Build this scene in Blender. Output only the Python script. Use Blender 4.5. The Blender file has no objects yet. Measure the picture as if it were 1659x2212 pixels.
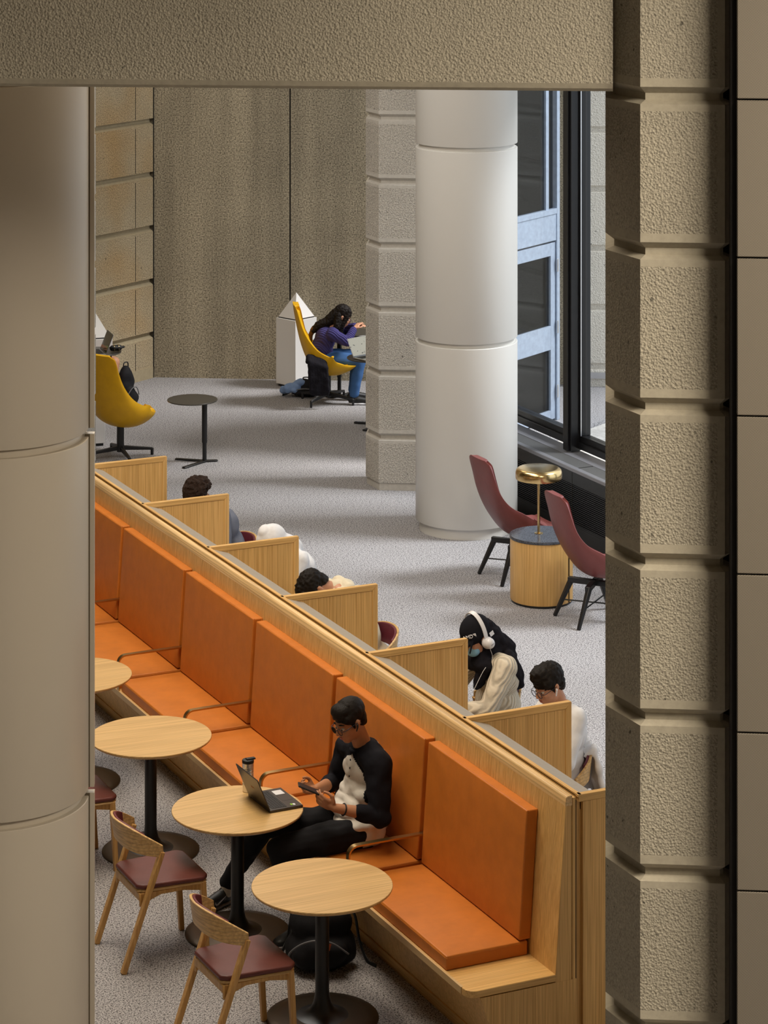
import bpy, bmesh, math, random
from math import sin, cos, pi, radians as R
from mathutils import Vector as V, Matrix
random.seed(7)
sc=bpy.context.scene; COL=sc.collection
YAW=R(25.24); CC,SS=cos(YAW),sin(YAW); EYE=6.67
def W(l,d,z=0.0):
    "place given as sideways offset and distance from the viewing balcony -> room coordinates (y runs along the bench)"
    return V((CC*l+SS*d,-SS*l+CC*d,z))
# ---------------------------------------------------------------- materials
def newmat(n):
    m=bpy.data.materials.new(n); m.use_nodes=True; nt=m.node_tree
    return m,nt,nt.nodes['Principled BSDF']
def coords(nt,scale=(1,1,1),rot=(0,0,0),kind='Object'):
    tc=nt.nodes.new('ShaderNodeTexCoord'); mp=nt.nodes.new('ShaderNodeMapping')
    mp.inputs['Scale'].default_value=scale; mp.inputs['Rotation'].default_value=rot
    nt.links.new(tc.outputs[kind],mp.inputs['Vector']); return mp.outputs['Vector']
def noise(nt,vec,scale,detail=3,rough=.55,dist=0):
    n=nt.nodes.new('ShaderNodeTexNoise'); n.inputs['Scale'].default_value=scale
    n.inputs['Detail'].default_value=detail; n.inputs['Roughness'].default_value=rough; n.inputs['Distortion'].default_value=dist
    nt.links.new(vec,n.inputs['Vector']); return n.outputs['Fac']
def ramp(nt,fac,stops):
    r=nt.nodes.new('ShaderNodeValToRGB'); e=r.color_ramp.elements
    e[0].position,e[0].color=stops[0][0],(*stops[0][1],1)
    e[1].position,e[1].color=stops[-1][0],(*stops[-1][1],1)
    for p,c in stops[1:-1]:
        x=e.new(p); x.color=(*c,1)
    nt.links.new(fac,r.inputs['Fac']); return r.outputs['Color']
def mul(nt,a,b,f=1.0,mode='MULTIPLY'):
    m=nt.nodes.new('ShaderNodeMixRGB'); m.blend_type=mode; m.inputs[0].default_value=f
    nt.links.new(a,m.inputs[1]); nt.links.new(b,m.inputs[2]); return m.outputs[0]
def bump(nt,b,h,strength,dist,prev=None):
    n=nt.nodes.new('ShaderNodeBump'); n.inputs['Strength'].default_value=strength; n.inputs['Distance'].default_value=dist
    nt.links.new(h,n.inputs['Height'])
    if prev: nt.links.new(prev,n.inputs['Normal'])
    nt.links.new(n.outputs['Normal'],b.inputs['Normal']); return n.outputs['Normal']
def g(v): return (v,v,v)
def plain(n,c,rough=.5,metal=0,spec=.5,nb=None,var=None,coat=0,emit=None):
    m,nt,b=newmat(n); b.inputs['Base Color'].default_value=(*c,1); b.inputs['Roughness'].default_value=rough
    b.inputs['Metallic'].default_value=metal; b.inputs['Specular IOR Level'].default_value=spec
    if coat: b.inputs['Coat Weight'].default_value=coat
    vec=coords(nt)
    if var:
        sc_,amt=var; f=noise(nt,vec,sc_,4)
        col=ramp(nt,f,[(.3,tuple(x*(1-amt) for x in c)),(.7,tuple(min(1,x*(1+amt)) for x in c))])
        nt.links.new(col,b.inputs['Base Color'])
    if nb: bump(nt,b,noise(nt,vec,nb[0],3),nb[1],nb[2])
    if emit:
        b.inputs['Emission Color'].default_value=(*emit[0],1); b.inputs['Emission Strength'].default_value=emit[1]
    return m
def oak(n,c1,c2,axis,fine=160,rough=.42,wavy=0.0):
    m,nt,b=newmat(n); s=[fine,fine,fine]; s[axis]=fine*.012
    f=noise(nt,coords(nt,s),1,3,.6)
    s2=[14,14,14]; s2[axis]=.5
    f2=noise(nt,coords(nt,s2),1,3,.6,wavy)
    c=ramp(nt,f,[(.33,c1),(.66,c2)])
    d=ramp(nt,f2,[(.25,g(.90)),(.75,g(1.08))])
    col=mul(nt,c,d)
    if wavy:
        s3=[7,7,7]; s3[axis]=.35
        w=nt.nodes.new('ShaderNodeTexWave'); w.wave_type='RINGS'; w.inputs['Scale'].default_value=2.2
        w.inputs['Distortion'].default_value=5; w.inputs['Detail'].default_value=2
        nt.links.new(coords(nt,s3),w.inputs['Vector'])
        col=mul(nt,col,ramp(nt,w.outputs['Fac'],[(.0,g(.78)),(.35,g(1.03))]))
    nt.links.new(col,b.inputs['Base Color']); b.inputs['Roughness'].default_value=rough
    bump(nt,b,f,.12,.001); return m
O1,O2=(.56,.305,.085),(.82,.51,.185)
OAKX=oak('oak_x',O1,O2,0); OAKY=oak('oak_y',O1,O2,1); OAKZ=oak('oak_z',O1,O2,2)
OAKCAP=oak('oak_cathedral',(.60,.36,.14),(.86,.60,.30),1,60,.4,1.5)
OAKTOP=oak('oak_table_top',(.52,.315,.115),(.74,.485,.205),0,110,.38)
OAKCH=oak('oak_chair_leg',(.44,.22,.060),(.64,.37,.12),2,90,.4)
OAKBAND=oak('oak_bent_ply',(.48,.28,.095),(.70,.45,.18),1,60,.4,.8)
ASH=plain('light_wood_edge',(.62,.42,.2),.45)
def concrete(n,c,speck=.5,scale=70,bs=.6,bd=.006,stain=.12,streak=0,pits=True,tint=None):
    m,nt,b=newmat(n); vec=coords(nt,kind='Object')
    f=noise(nt,vec,scale,5,.7); 
    dk=tuple(x*(1-speck) for x in c); lt=tuple(min(1,x*(1+speck*.85)) for x in c)
    col=ramp(nt,f,[(.32,dk),(.5,c),(.70,lt)])
    v=nt.nodes.new('ShaderNodeTexVoronoi'); v.inputs['Scale'].default_value=scale*1.1; nt.links.new(vec,v.inputs['Vector'])
    big=noise(nt,vec,1.3,3); col=mul(nt,col,ramp(nt,big,[(.3,g(1-stain)),(.7,g(1+stain*.5))]))
    if tint: col=mul(nt,col,ramp(nt,noise(nt,vec,.9,2),[(.45,g(1)),(.72,tint)]))
    if streak:
        st=noise(nt,coords(nt,(3.2,3.2,.16)),1,3,.5); col=mul(nt,col,ramp(nt,st,[(.35,g(1-streak)),(.62,g(1+streak*.6))]))
    if pits:
        p=noise(nt,vec,scale*.36,1,.4); col=mul(nt,col,ramp(nt,p,[(.20,g(.35)),(.29,g(1))]))
    nt.links.new(col,b.inputs['Base Color']); b.inputs['Roughness'].default_value=.92; b.inputs['Specular IOR Level'].default_value=.2
    nn=bump(nt,b,f,bs,bd); bump(nt,b,v.outputs['Distance'],bs*.8,bd*1.2,nn)
    return m
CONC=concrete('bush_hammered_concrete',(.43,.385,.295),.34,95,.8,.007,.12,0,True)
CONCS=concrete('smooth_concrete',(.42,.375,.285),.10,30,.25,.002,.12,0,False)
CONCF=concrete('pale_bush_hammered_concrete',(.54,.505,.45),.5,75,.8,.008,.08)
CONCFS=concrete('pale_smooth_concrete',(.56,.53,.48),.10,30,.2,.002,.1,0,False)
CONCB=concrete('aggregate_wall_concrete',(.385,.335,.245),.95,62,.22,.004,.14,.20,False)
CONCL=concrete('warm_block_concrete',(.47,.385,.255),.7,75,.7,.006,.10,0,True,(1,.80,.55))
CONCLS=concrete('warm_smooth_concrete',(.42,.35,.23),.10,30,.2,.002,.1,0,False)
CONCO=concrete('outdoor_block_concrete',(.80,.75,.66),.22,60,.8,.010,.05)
GROUND=concrete('outdoor_paving',(.50,.48,.45),.20,20,.4,.004,.25,0,False)
def carpet(n,base,dark):
    m,nt,b=newmat(n); vec=coords(nt)
    f=noise(nt,vec,110,3,.75); f2=noise(nt,vec,55,2,.6)
    col=ramp(nt,f,[(.415,dark),(.50,base),(.66,tuple(min(1,x*1.28) for x in base))])
    col=mul(nt,col,ramp(nt,f2,[(.38,g(.60)),(.47,g(1.04))]))
    nt.links.new(col,b.inputs['Base Color']); b.inputs['Roughness'].default_value=1; b.inputs['Specular IOR Level'].default_value=.05
    bump(nt,b,f,.9,.008); return m
CARPET=carpet('speckled_grey_carpet',(.43,.418,.425),(.10,.095,.10))
def leather(n,c,rough=.42,amt=.12,var_s=9):
    m,nt,b=newmat(n); vec=coords(nt)
    f=noise(nt,vec,var_s,4,.6); col=ramp(nt,f,[(.3,tuple(x*(1-amt) for x in c)),(.7,tuple(min(1,x*(1+amt)) for x in c))])
    nt.links.new(col,b.inputs['Base Color']); b.inputs['Roughness'].default_value=rough; b.inputs['Specular IOR Level'].default_value=.35
    nn=bump(nt,b,noise(nt,vec,7,2),.25,.01); bump(nt,b,noise(nt,vec,420,2),.10,.0008,nn); return m
ORANGE=leather('tan_orange_leather',(.56,.172,.022),.46,.08)
ORSEAM=leather('orange_leather_welt',(.36,.07,.010),.5)
MAUVE=leather('mauve_leather',(.20,.058,.056),.40,.08)
PADM=leather('chair_pad_leather',(.125,.034,.028),.42,.08); MAUVED=leather('dark_plum_leather',(.13,.022,.035),.38,.08)
YELLOW=leather('mustard_yellow_leather',(.66,.36,.006),.42,.06)
BLACK=plain('black_powder_coat',(.008,.008,.009),.38)
BLACKG=plain('black_window_metal',(.006,.006,.007),.3)
BRONZE=plain('dark_bronze_base',(.075,.052,.032),.30,.75,.5)
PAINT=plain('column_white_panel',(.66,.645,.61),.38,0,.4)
PAINTSH=plain('left_column_shade_tint',(.52,.455,.36),.40,0,.4)  # brown tint puts the column's warm shade into the panel colour
WHITE=plain('white_laminate',(.72,.70,.68),.4)
DKGREY=plain('dark_top',(.05,.045,.038),.33)
GREYLAM=plain('grey_laminate',(.36,.315,.26),.45,0,.4,None,(40,.05))
BRASS=plain('brushed_brass',(.80,.58,.27),.22,1)
ABRASS=plain('antique_brass',(.50,.34,.14),.30,1,.5,(90,.1,.001))
ALU=plain('blue_grey_aluminium',(.40,.47,.58),.38,.35,.5,None,(20,.10))
SILVER=plain('silver_metal',(.62,.62,.63),.3,1)
SILL=plain('grey_sill',(.22,.22,.24),.35,.2)
GRANITE=concrete('dark_blue_granite',(.075,.08,.095),.8,110,.02,.0005,.05,0,False); GRANITE.node_tree.nodes['Principled BSDF'].inputs['Roughness'].default_value=.18
SEAMM=plain('column_seam',(.10,.075,.045),.8); JOINT=plain('dark_joint',(.012,.010,.008),.9)
def perf():
    m,nt,b=newmat('perforated_metal'); vec=coords(nt,(1,1,1))
    w=nt.nodes.new('ShaderNodeTexVoronoi'); w.inputs['Scale'].default_value=190; w.inputs['Randomness'].default_value=0
    nt.links.new(coords(nt,(1,.001,1),(0,R(30),0)),w.inputs['Vector'])
    nt.links.new(ramp(nt,w.outputs['Distance'],[(.25,(.08,.068,.052)),(.42,(.25,.215,.165))]),b.inputs['Base Color'])
    b.inputs['Roughness'].default_value=.5; b.inputs['Metallic'].default_value=.2; return m
PERF=perf()
def glass(n,tint,refl=.12,rough=.02):
    m=bpy.data.materials.new(n); m.use_nodes=True; nt=m.node_tree; nt.nodes.clear()
    o=nt.nodes.new('ShaderNodeOutputMaterial'); mx=nt.nodes.new('ShaderNodeMixShader'); t=nt.nodes.new('ShaderNodeBsdfTransparent'); gl=nt.nodes.new('ShaderNodeBsdfGlossy')
    t.inputs['Color'].default_value=(*tint,1); gl.inputs['Roughness'].default_value=rough; lw=nt.nodes.new('ShaderNodeLayerWeight'); lw.inputs['Blend'].default_value=refl
    nt.links.new(lw.outputs['Fresnel'],mx.inputs[0]); nt.links.new(t.outputs[0],mx.inputs[1]); nt.links.new(gl.outputs[0],mx.inputs[2]); nt.links.new(mx.outputs[0],o.inputs[0])
    return m
GLASS=glass('window_glass',(.88,.90,.92),.08)
DGLASS=glass('grey_tinted_door_glass',(.42,.44,.46),.25)
SPEC=glass('spectacle_lens',(.92,.92,.95),.1)
# ---------------------------------------------------------------- object helpers
def meshobj(name,bm,mats,parent=None,smooth=None):
    bmesh.ops.recalc_face_normals(bm,faces=bm.faces)
    me=bpy.data.meshes.new(name); bm.to_mesh(me); bm.free()
    for m in (mats if isinstance(mats,(list,tuple)) else [mats]): me.materials.append(m)
    o=bpy.data.objects.new(name,me); COL.objects.link(o)
    if parent: o.parent=parent
    if smooth:
        for p in me.polygons: p.use_smooth=True
        if smooth is not True:
            me.set_sharp_from_angle(angle=R(smooth))
    return o
def tag(o,label,cat,group=None,kind=None):
    o['label']=label; o['category']=cat
    if group: o['group']=group
    if kind: o['kind']=kind
    return o
def thing(name,label,cat,loc=(0,0,0),rz=0,group=None,kind=None):
    o=bpy.data.objects.new(name,None); COL.objects.link(o); o.location=loc; o.rotation_euler=(0,0,rz); o.empty_display_size=.1
    return tag(o,label,cat,group,kind)
def kids(o): return [c for c in bpy.data.objects if c.parent==o]
def copy_tree(o,loc,rz,label,group=None):
    def cp(s,p):
        n=s.copy(); COL.objects.link(n)
        if p: n.parent=p
        for k in kids(s): cp(k,n)
        return n
    n=cp(o,None); n.location=loc; n.rotation_euler=(0,0,rz); n['label']=label
    if group: n['group']=group
    return n
def bevel(o,w,seg=2,ang=40):
    m=o.modifiers.new('bevel','BEVEL'); m.width=w; m.segments=seg; m.limit_method='ANGLE'; m.angle_limit=R(ang)
    for p in o.data.polygons: p.use_smooth=True
    o.data.set_sharp_from_angle(angle=R(50)); return o
def box(bm,x0,x1,y0,y1,z0,z1,mi=0):
    vs=[bm.verts.new((x,y,z)) for x in (x0,x1) for y in (y0,y1) for z in (z0,z1)]
    for f in ((0,1,3,2),(4,6,7,5),(0,4,5,1),(2,3,7,6),(0,2,6,4),(1,5,7,3)):
        fc=bm.faces.new([vs[i] for i in f]); fc.material_index=mi
    return vs
def bar(bm,a,b,w,h,up=(0,0,1),w2=None,h2=None):
    a,b=V(a),V(b); d=(b-a).normalized(); s=d.cross(V(up)).normalized(); u=s.cross(d)
    w2=w2 or w; h2=h2 or h; vs=[]
    for p,ww,hh in ((a,w,h),(b,w2,h2)):
        for i,j in ((-1,-1),(1,-1),(1,1),(-1,1)): vs.append(bm.verts.new(p+s*i*ww/2+u*j*hh/2))
    for f in ((0,1,2,3),(7,6,5,4),(0,4,5,1),(1,5,6,2),(2,6,7,3),(3,7,4,0)): bm.faces.new([vs[i] for i in f])
def prism(bm,pts,axis,a0,a1,mi=0):
    "closed outline pts (2d in the two other axes, cyclic order) extruded along axis"
    def mk(p,t):
        return {0:(t,p[0],p[1]),1:(p[0],t,p[1]),2:(p[0],p[1],t)}[axis]
    A=[bm.verts.new(mk(p,a0)) for p in pts]; B=[bm.verts.new(mk(p,a1)) for p in pts]; n=len(pts)
    fs=[bm.faces.new(A),bm.faces.new(B[::-1])]+[bm.faces.new((A[i],A[(i+1)%n],B[(i+1)%n],B[i])) for i in range(n)]
    for f in fs: f.material_index=mi
def tube(bm,pts,r,n=10,closed=False,flat=None,caps=True):
    pts=[V(p) for p in pts]; N=len(pts); rings=[]; rr=r if isinstance(r,(list,tuple)) else [r]*N; prev=None
    for i,p in enumerate(pts):
        if closed: d=(pts[(i+1)%N]-pts[i-1])
        else: d=pts[min(i+1,N-1)]-pts[max(i-1,0)]
        d.normalize()
        if prev is None:
            s=d.cross(V((0,0,1)));
            if s.length<.05: s=d.cross(V((0,1,0)))
        else: s=prev-d*prev.dot(d)
        s.normalize(); prev=s; u=d.cross(s)
        fl=flat or 1
        rings.append([bm.verts.new(p+s*cos(2*pi*k/n)*rr[i]+u*sin(2*pi*k/n)*rr[i]*fl) for k in range(n)])
    for i in range(N if closed else N-1):
        a,b=rings[i],rings[(i+1)%N]
        for k in range(n): bm.faces.new((a[k],a[(k+1)%n],b[(k+1)%n],b[k]))
    if not closed and caps: bm.faces.new(rings[0][::-1]); bm.faces.new(rings[-1])
def lathe(bm,prof,n=48,c=(0,0)):
    rings=[]
    for r,z in prof:
        if r<1e-6: rings.append([bm.verts.new((c[0],c[1],z))])
        else: rings.append([bm.verts.new((c[0]+r*cos(2*pi*k/n),c[1]+r*sin(2*pi*k/n),z)) for k in range(n)])
    for a,b in zip(rings,rings[1:]):
        for k in range(n):
            k2=(k+1)%n
            if len(a)==1 and len(b)==1: continue
            if len(a)==1: bm.faces.new((a[0],b[k],b[k2]))
            elif len(b)==1: bm.faces.new((a[k],b[0],a[k2]))
            else: bm.faces.new((a[k],b[k],b[k2],a[k2]))
def gridmesh(bm,P,closedu=False):
    rows=[[bm.verts.new(p) for p in r] for r in P]
    for a,b in zip(rows,rows[1:]):
        for k in range(len(a)-1): bm.faces.new((a[k],a[k+1],b[k+1],b[k]))
    return rows
def one(name,fn,mats,parent=None,smooth=None,bv=None):
    bm=bmesh.new(); fn(bm); o=meshobj(name,bm,mats,parent,smooth)
    if bv: bevel(o,*bv)
    return o
def spline(pts,n=8):
    pts=[V(p) for p in pts]; out=[]
    for i in range(len(pts)-1):
        p0,p1,p2,p3=pts[max(i-1,0)],pts[i],pts[i+1],pts[min(i+2,len(pts)-1)]
        for k in range(n):
            t=k/n; out.append(.5*((2*p1)+(p2-p0)*t+(2*p0-5*p1+4*p2-p3)*t*t+(3*p1-p0-3*p2+p3)*t**3))
    out.append(pts[-1]); return out
def text(name,s,size,mat,parent,M,ext=.0004):
    cu=bpy.data.curves.new(name,'FONT'); cu.body=s; cu.size=size; cu.extrude=ext; cu.align_x='CENTER'; cu.align_y='CENTER'
    t=bpy.data.objects.new(name+'_src',cu); COL.objects.link(t); bpy.context.view_layer.update()
    me=bpy.data.meshes.new_from_object(t.evaluated_get(bpy.context.evaluated_depsgraph_get()))
    bpy.data.objects.remove(t); me.materials.clear(); me.materials.append(mat)
    o=bpy.data.objects.new(name,me); COL.objects.link(o); o.parent=parent; o.matrix_local=M; return o
# soft organic shapes: rounded lumps fused into one continuous skin
class Blob:
    def __init__(s): s.bm=bmesh.new()
    def ball(s,c,r,axes=None,n=14):
        c=V(c); r=(r,r,r) if isinstance(r,(int,float)) else r
        ax=axes or (V((1,0,0)),V((0,1,0)),V((0,0,1)))
        t=bmesh.ops.create_uvsphere(s.bm,u_segments=n+4,v_segments=n,radius=1)
        for v in t['verts']: v.co=c+ax[0]*v.co.x*r[0]+ax[1]*v.co.y*r[1]+ax[2]*v.co.z*r[2]
        return s
    def cap(s,a,b,ra,rb=None,n=14):
        a,b=V(a),V(b); rb=rb or ra; d=b-a; L=d.length
        if L<1e-5: return s.ball(a,ra)
        d.normalize(); u=d.cross(V((0,0,1)));
        if u.length<.05: u=d.cross(V((0,1,0)))
        u.normalize(); w=d.cross(u); rings=[]
        for k in range(1,5): t=k/5*pi/2; rings.append((a-d*cos(t)*ra,sin(t)*ra))
        rings+= [(a,ra),(a+d*L/2,(ra+rb)/2),(b,rb)]
        for k in range(1,5): t=k/5*pi/2; rings.append((b+d*sin(t)*rb,cos(t)*rb))
        R_=[[s.bm.verts.new(p+u*cos(2*pi*j/n)*r+w*sin(2*pi*j/n)*r) for j in range(n)] for p,r in rings]
        p0=s.bm.verts.new(a-d*ra); p1=s.bm.verts.new(b+d*rb)
        for x,y in zip(R_,R_[1:]):
            for j in range(n): s.bm.faces.new((x[j],x[(j+1)%n],y[(j+1)%n],y[j]))
        for j in range(n): s.bm.faces.new((p0,R_[0][(j+1)%n],R_[0][j])); s.bm.faces.new((p1,R_[-1][j],R_[-1][(j+1)%n]))
        return s
    def chain(s,pts,rs):
        for i in range(len(pts)-1): s.cap(pts[i],pts[i+1],rs[i],rs[i+1])
        return s
    def build(s,name,mats,parent,vox=.008,sm=4,matfn=None,wrinkle=None):
        bmesh.ops.recalc_face_normals(s.bm,faces=s.bm.faces)
        me=bpy.data.meshes.new(name); s.bm.to_mesh(me); s.bm.free()
        t=bpy.data.objects.new(name+'_tmp',me); COL.objects.link(t)
        m=t.modifiers.new('r','REMESH'); m.mode='VOXEL'; m.voxel_size=vox
        if sm: q=t.modifiers.new('s','SMOOTH'); q.iterations=sm; q.factor=.6
        bpy.context.view_layer.update()
        out=bpy.data.meshes.new_from_object(t.evaluated_get(bpy.context.evaluated_depsgraph_get()))
        bpy.data.objects.remove(t)
        if wrinkle:
            from mathutils import noise as N
            amp,fr=wrinkle; out.update(); nn=[v.normal.copy() for v in out.vertices]
            for v,k in zip(out.vertices,nn): v.co+=k*amp*N.noise(v.co*fr)
        out.materials.clear()
        for mt in (mats if isinstance(mats,(list,tuple)) else [mats]): out.materials.append(mt)
        for p in out.polygons:
            p.use_smooth=True
            if matfn: p.material_index=matfn(p.center)
        o=bpy.data.objects.new(name,out); COL.objects.link(o); o.parent=parent; return o
# ================================================================ SETTING
A30=R(-30)
d30=V((cos(R(30)),sin(R(30)),0)); dm=V((cos(A30),sin(A30),0)); n60=V((cos(R(60)),sin(R(60)),0))
def struct(o,label,cat): return tag(o,label,cat,None,'structure')
def poly_slab(name,pts,z0,z1,mat):
    return one(name,lambda b:prism(b,pts,2,z0,z1),mat)
struct(poly_slab('floor',[(-7,-4),(12.62,-4),(12.62,24.6),(16.4,26.8),(16.4,28.5),(11.1,31.6),(-7,31.6)],-.12,0,CARPET),'grey speckled carpet floor under all the furniture','floor')
struct(poly_slab('floor_outside',[(12.7,-4),(26,-4),(26,45),(17.2,45),(17.2,27.2),(12.7,24.6)],-.14,-.02,GROUND),'pale cracked paving outside the windows','pavement')
corner=V((11.207,30.088,0))
def wallbox(name,a,b,th,z0,z1,mat,label,nrm):
    def f(bm):
        vs=[]
        for p in (a,b,b+nrm*th,a+nrm*th):
            vs.append((p.x,p.y))
        prism(bm,vs,2,z0,z1)
    return struct(one(name,f,mat),label,'wall')
wb=thing('wall_back','brown aggregate concrete back wall with a vertical joint','wall',corner,A30,None,'structure')
def f(bm):
    box(bm,0,1.593,0,.3,0,7.6); box(bm,-.9,0,.06,.3,0,7.6); box(bm,1.612,6.2,0,.3,0,7.6); box(bm,1.593,1.612,.02,.3,0,7.6)
one('wall_panel',f,CONCB,wb)
one('joint',lambda b:(box(b,1.596,1.609,.012,.019,0,7.6),box(b,-.012,.0,-.012,.02,0,7.6)),JOINT,wb)
# left wall made of horizontal blocks
wl=thing('wall_left','warm concrete block wall with horizontal ledges left of the back wall','wall',corner,R(210),None,'structure')
def f(bm):
    prof=[]; z=0.0; H=.6245
    levels=[0.508+k*H for k in range(-1,12)]
    prof=[(-.4,0),(0,0)]
    for j in levels:
        if j<0: continue
        prof+= [(0,j-.03),(-.05,j),(-.05,j+.018),(-.012,j+.022),(0,j+.07)] if False else [(0,j-.045),(-.05,j-.012),(-.05,j+.025),(0,j+.032)]
    prof+=[(0,7.6),(-.4,7.6)]
    prism(bm,[(x,zz) for x,zz in prof],0,0.02,7.0)
o=one('wall_blocks',f,[CONCL,CONCLS],wl)
for p in o.data.polygons:
    zc=p.center.z; hh=max(v for v in [o.data.vertices[i].co.z for i in p.vertices])-min(v for v in [o.data.vertices[i].co.z for i in p.vertices])
    if hh<.2: p.material_index=1
one('joint',lambda b:[box(b,x-.003,x+.003,.0005,.003,z+.04,z+.56) for x in (.34,) for z in [0.508-.6245+k*.6245 for k in range(0,12)] if z>-.2],JOINT,wl)
one('plinth',lambda b:box(b,.03,7,.0,.012,0.0,.13),CONCLS,wl)
# unseen shell that closes the hall
wallbox('wall_front',V((-7,-4,0)),V((12.6,-4,0)),.2,0,7.6,plain('hall_wall_paint',(.30,.24,.16),.8),'plain hall wall behind the viewing balcony',V((0,-1,0)))
wallbox('wall_west',V((-7,-4,0)),V((-7,31.6,0)),.2,0,7.6,plain('bounce_brown_paint',(.14,.10,.05),.8),'plain hall wall far to the left',V((-1,0,0)))  # unseen; darkened so its bounce turns the left column brown
wallbox('wall_far_left',V((5.16,26.6,0)),V((-7,26.6,0)),.2,0,7.6,plain('bounce_brown_paint_far',(.14,.10,.05),.8),'plain hall wall beyond the left column',V((0,1,0)))  # unseen; same dark brown, to keep the column's left side brown
struct(one('ceiling',lambda b:prism(b,[(-7,-4),(12.62,-4),(12.62,24.2),(16.4,26.4),(16.4,28.5),(11.1,31.6),(-7,31.6)],2,7.6,7.8),plain('ceiling_plaster',(.55,.52,.46),.9)),'plain ceiling slab above the hall','ceiling')
wallbox('wall_right',V((12.45,-4,0)),V((12.45,24.0,0)),.25,4.9,7.6,CONCF,'unseen concrete spandrel above the window wall',V((1,0,0)))  # unseen; lower edge set to limit how far the sun reaches
wallbox('wall_right_low',V((12.45,-4,0)),V((12.45,11.2,0)),.25,0,4.9,CONCF,'concrete wall south of the window wall',V((1,0,0)))
# ---- block pillars
def inset(poly,d):
    n=len(poly); out=[]
    for i in range(n):
        p0,p1,p2=[V((*poly[k],0)) for k in ((i-1)%n,i,(i+1)%n)]
        e1=(p1-p0).normalized(); e2=(p2-p1).normalized()
        n1=V((-e1.y,e1.x,0)); n2=V((-e2.y,e2.x,0)); b=(n1+n2); k=2*d/ (b.length**2) if b.length>1e-4 else d
        q=p1+b*k; out.append((q.x,q.y))
    return out
def blockpillar(name,label,poly,loc,mats,joints,z1,smoothstrip=(),foot=None):
    "poly: ccw outline; joints: heights of the grooves"
    t=thing(name,label,'pillar',loc,A30,None,'structure')
    zs=[0]+joints+[z1]; segs=[]
    for k in range(len(zs)-1):
        a=zs[k]; b=zs[k+1]; bot=k>0; top=k<len(zs)-2
        lv=[]
        if bot: lv+=[(a-.005,.036,1),(a+.022,.036,1),(a+.05,.0,1),(a+.085,.0,1)]
        else: lv+=[(a,0.012 if foot else 0,1)]+([(foot,.012,1),(foot,.0,1)] if foot else [])
        if top: lv+=[(b-.048,.0,0),(b-.02,.0,1),(b-.005,.036,1)]
        else: lv+=[(b,.0,0)]
        segs+=lv
    bm=bmesh.new(); rings=[]; n=len(poly)
    for z,d,s in segs: rings.append([bm.verts.new((x,y,z)) for x,y in (inset(poly,d) if d else poly)])
    for i in range(len(rings)-1):
        for k in range(n):
            try: fc=bm.faces.new((rings[i][k],rings[i][(k+1)%n],rings[i+1][(k+1)%n],rings[i+1][k]))
            except ValueError: continue
            fc.material_index=1 if (segs[i+1][2]==1 or k in smoothstrip) else 0
    bm.faces.new(rings[-1]); bm.faces.new(rings[0][::-1])
    meshobj('block_stack',bm,mats,t); return t
JN=[.508+.624*k for k in range(12)]
c30=cos(R(30))
P0=W((1383-829.5)/5900*10.97,10.97)
# outline in pillar axes (x along the front face to the right, y away)
near=[(0,0),(.308,0),(.338,0),(.369,.045),(.369,.75),(-.14,.75),(-.14,.242)]
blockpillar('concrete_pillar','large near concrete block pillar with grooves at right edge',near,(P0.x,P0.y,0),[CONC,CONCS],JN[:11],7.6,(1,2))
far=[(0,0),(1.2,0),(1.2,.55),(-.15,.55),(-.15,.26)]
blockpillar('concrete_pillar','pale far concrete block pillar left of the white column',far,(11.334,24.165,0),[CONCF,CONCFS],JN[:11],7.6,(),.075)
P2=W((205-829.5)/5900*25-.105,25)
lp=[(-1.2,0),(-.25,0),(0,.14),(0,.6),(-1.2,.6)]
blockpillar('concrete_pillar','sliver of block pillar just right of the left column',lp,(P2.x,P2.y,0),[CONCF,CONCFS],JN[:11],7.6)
# ---- concrete beam across the top
PB=W((1324-829.5)/5900*11.08,11.08)
bt=thing('concrete_beam','bush hammered concrete beam across the top','beam',(PB.x,PB.y,0),A30,None,'structure')
def f(bm):
    prism(bm,[(0,5.552),(.012,5.53),(.03,5.517),(.62,5.517),(.62,7.6),(0,7.6)],0,-6,.0)
o=one('beam_body',f,[CONC,CONCS],bt)
for p in o.data.polygons:
    if abs(p.normal.y)<.99 and abs(p.normal.x)<.5 and p.center.y<.1: p.material_index=1
# ---- perforated wall panels at far right
PP=W((1592-829.5)/5900*10.75,10.75)
pt=thing('metal_panel','taupe perforated metal wall panels at the right edge','panel',(PP.x,PP.y,0),A30,None,'structure')
zz=[6.67-(v+415)*10.75/5900 for v in (899,557)]
zz=[0,zz[0]-3*.623,zz[0]-2*.623,zz[0]-.623,zz[0],zz[1],zz[1]+.623,7.5]
for a,b in zip(zz,zz[1:]):
    one('panel_sheet',lambda bm:box(bm,0,1.4,0,.03,a+.003,b-.003),PERF,pt,None,(.004,2))
one('backing',lambda bm:(box(bm,-.022,1.4,.035,.2,0,7.5),box(bm,-.10,1.4,.33,.9,0,7.5)),JOINT,pt)
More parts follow.
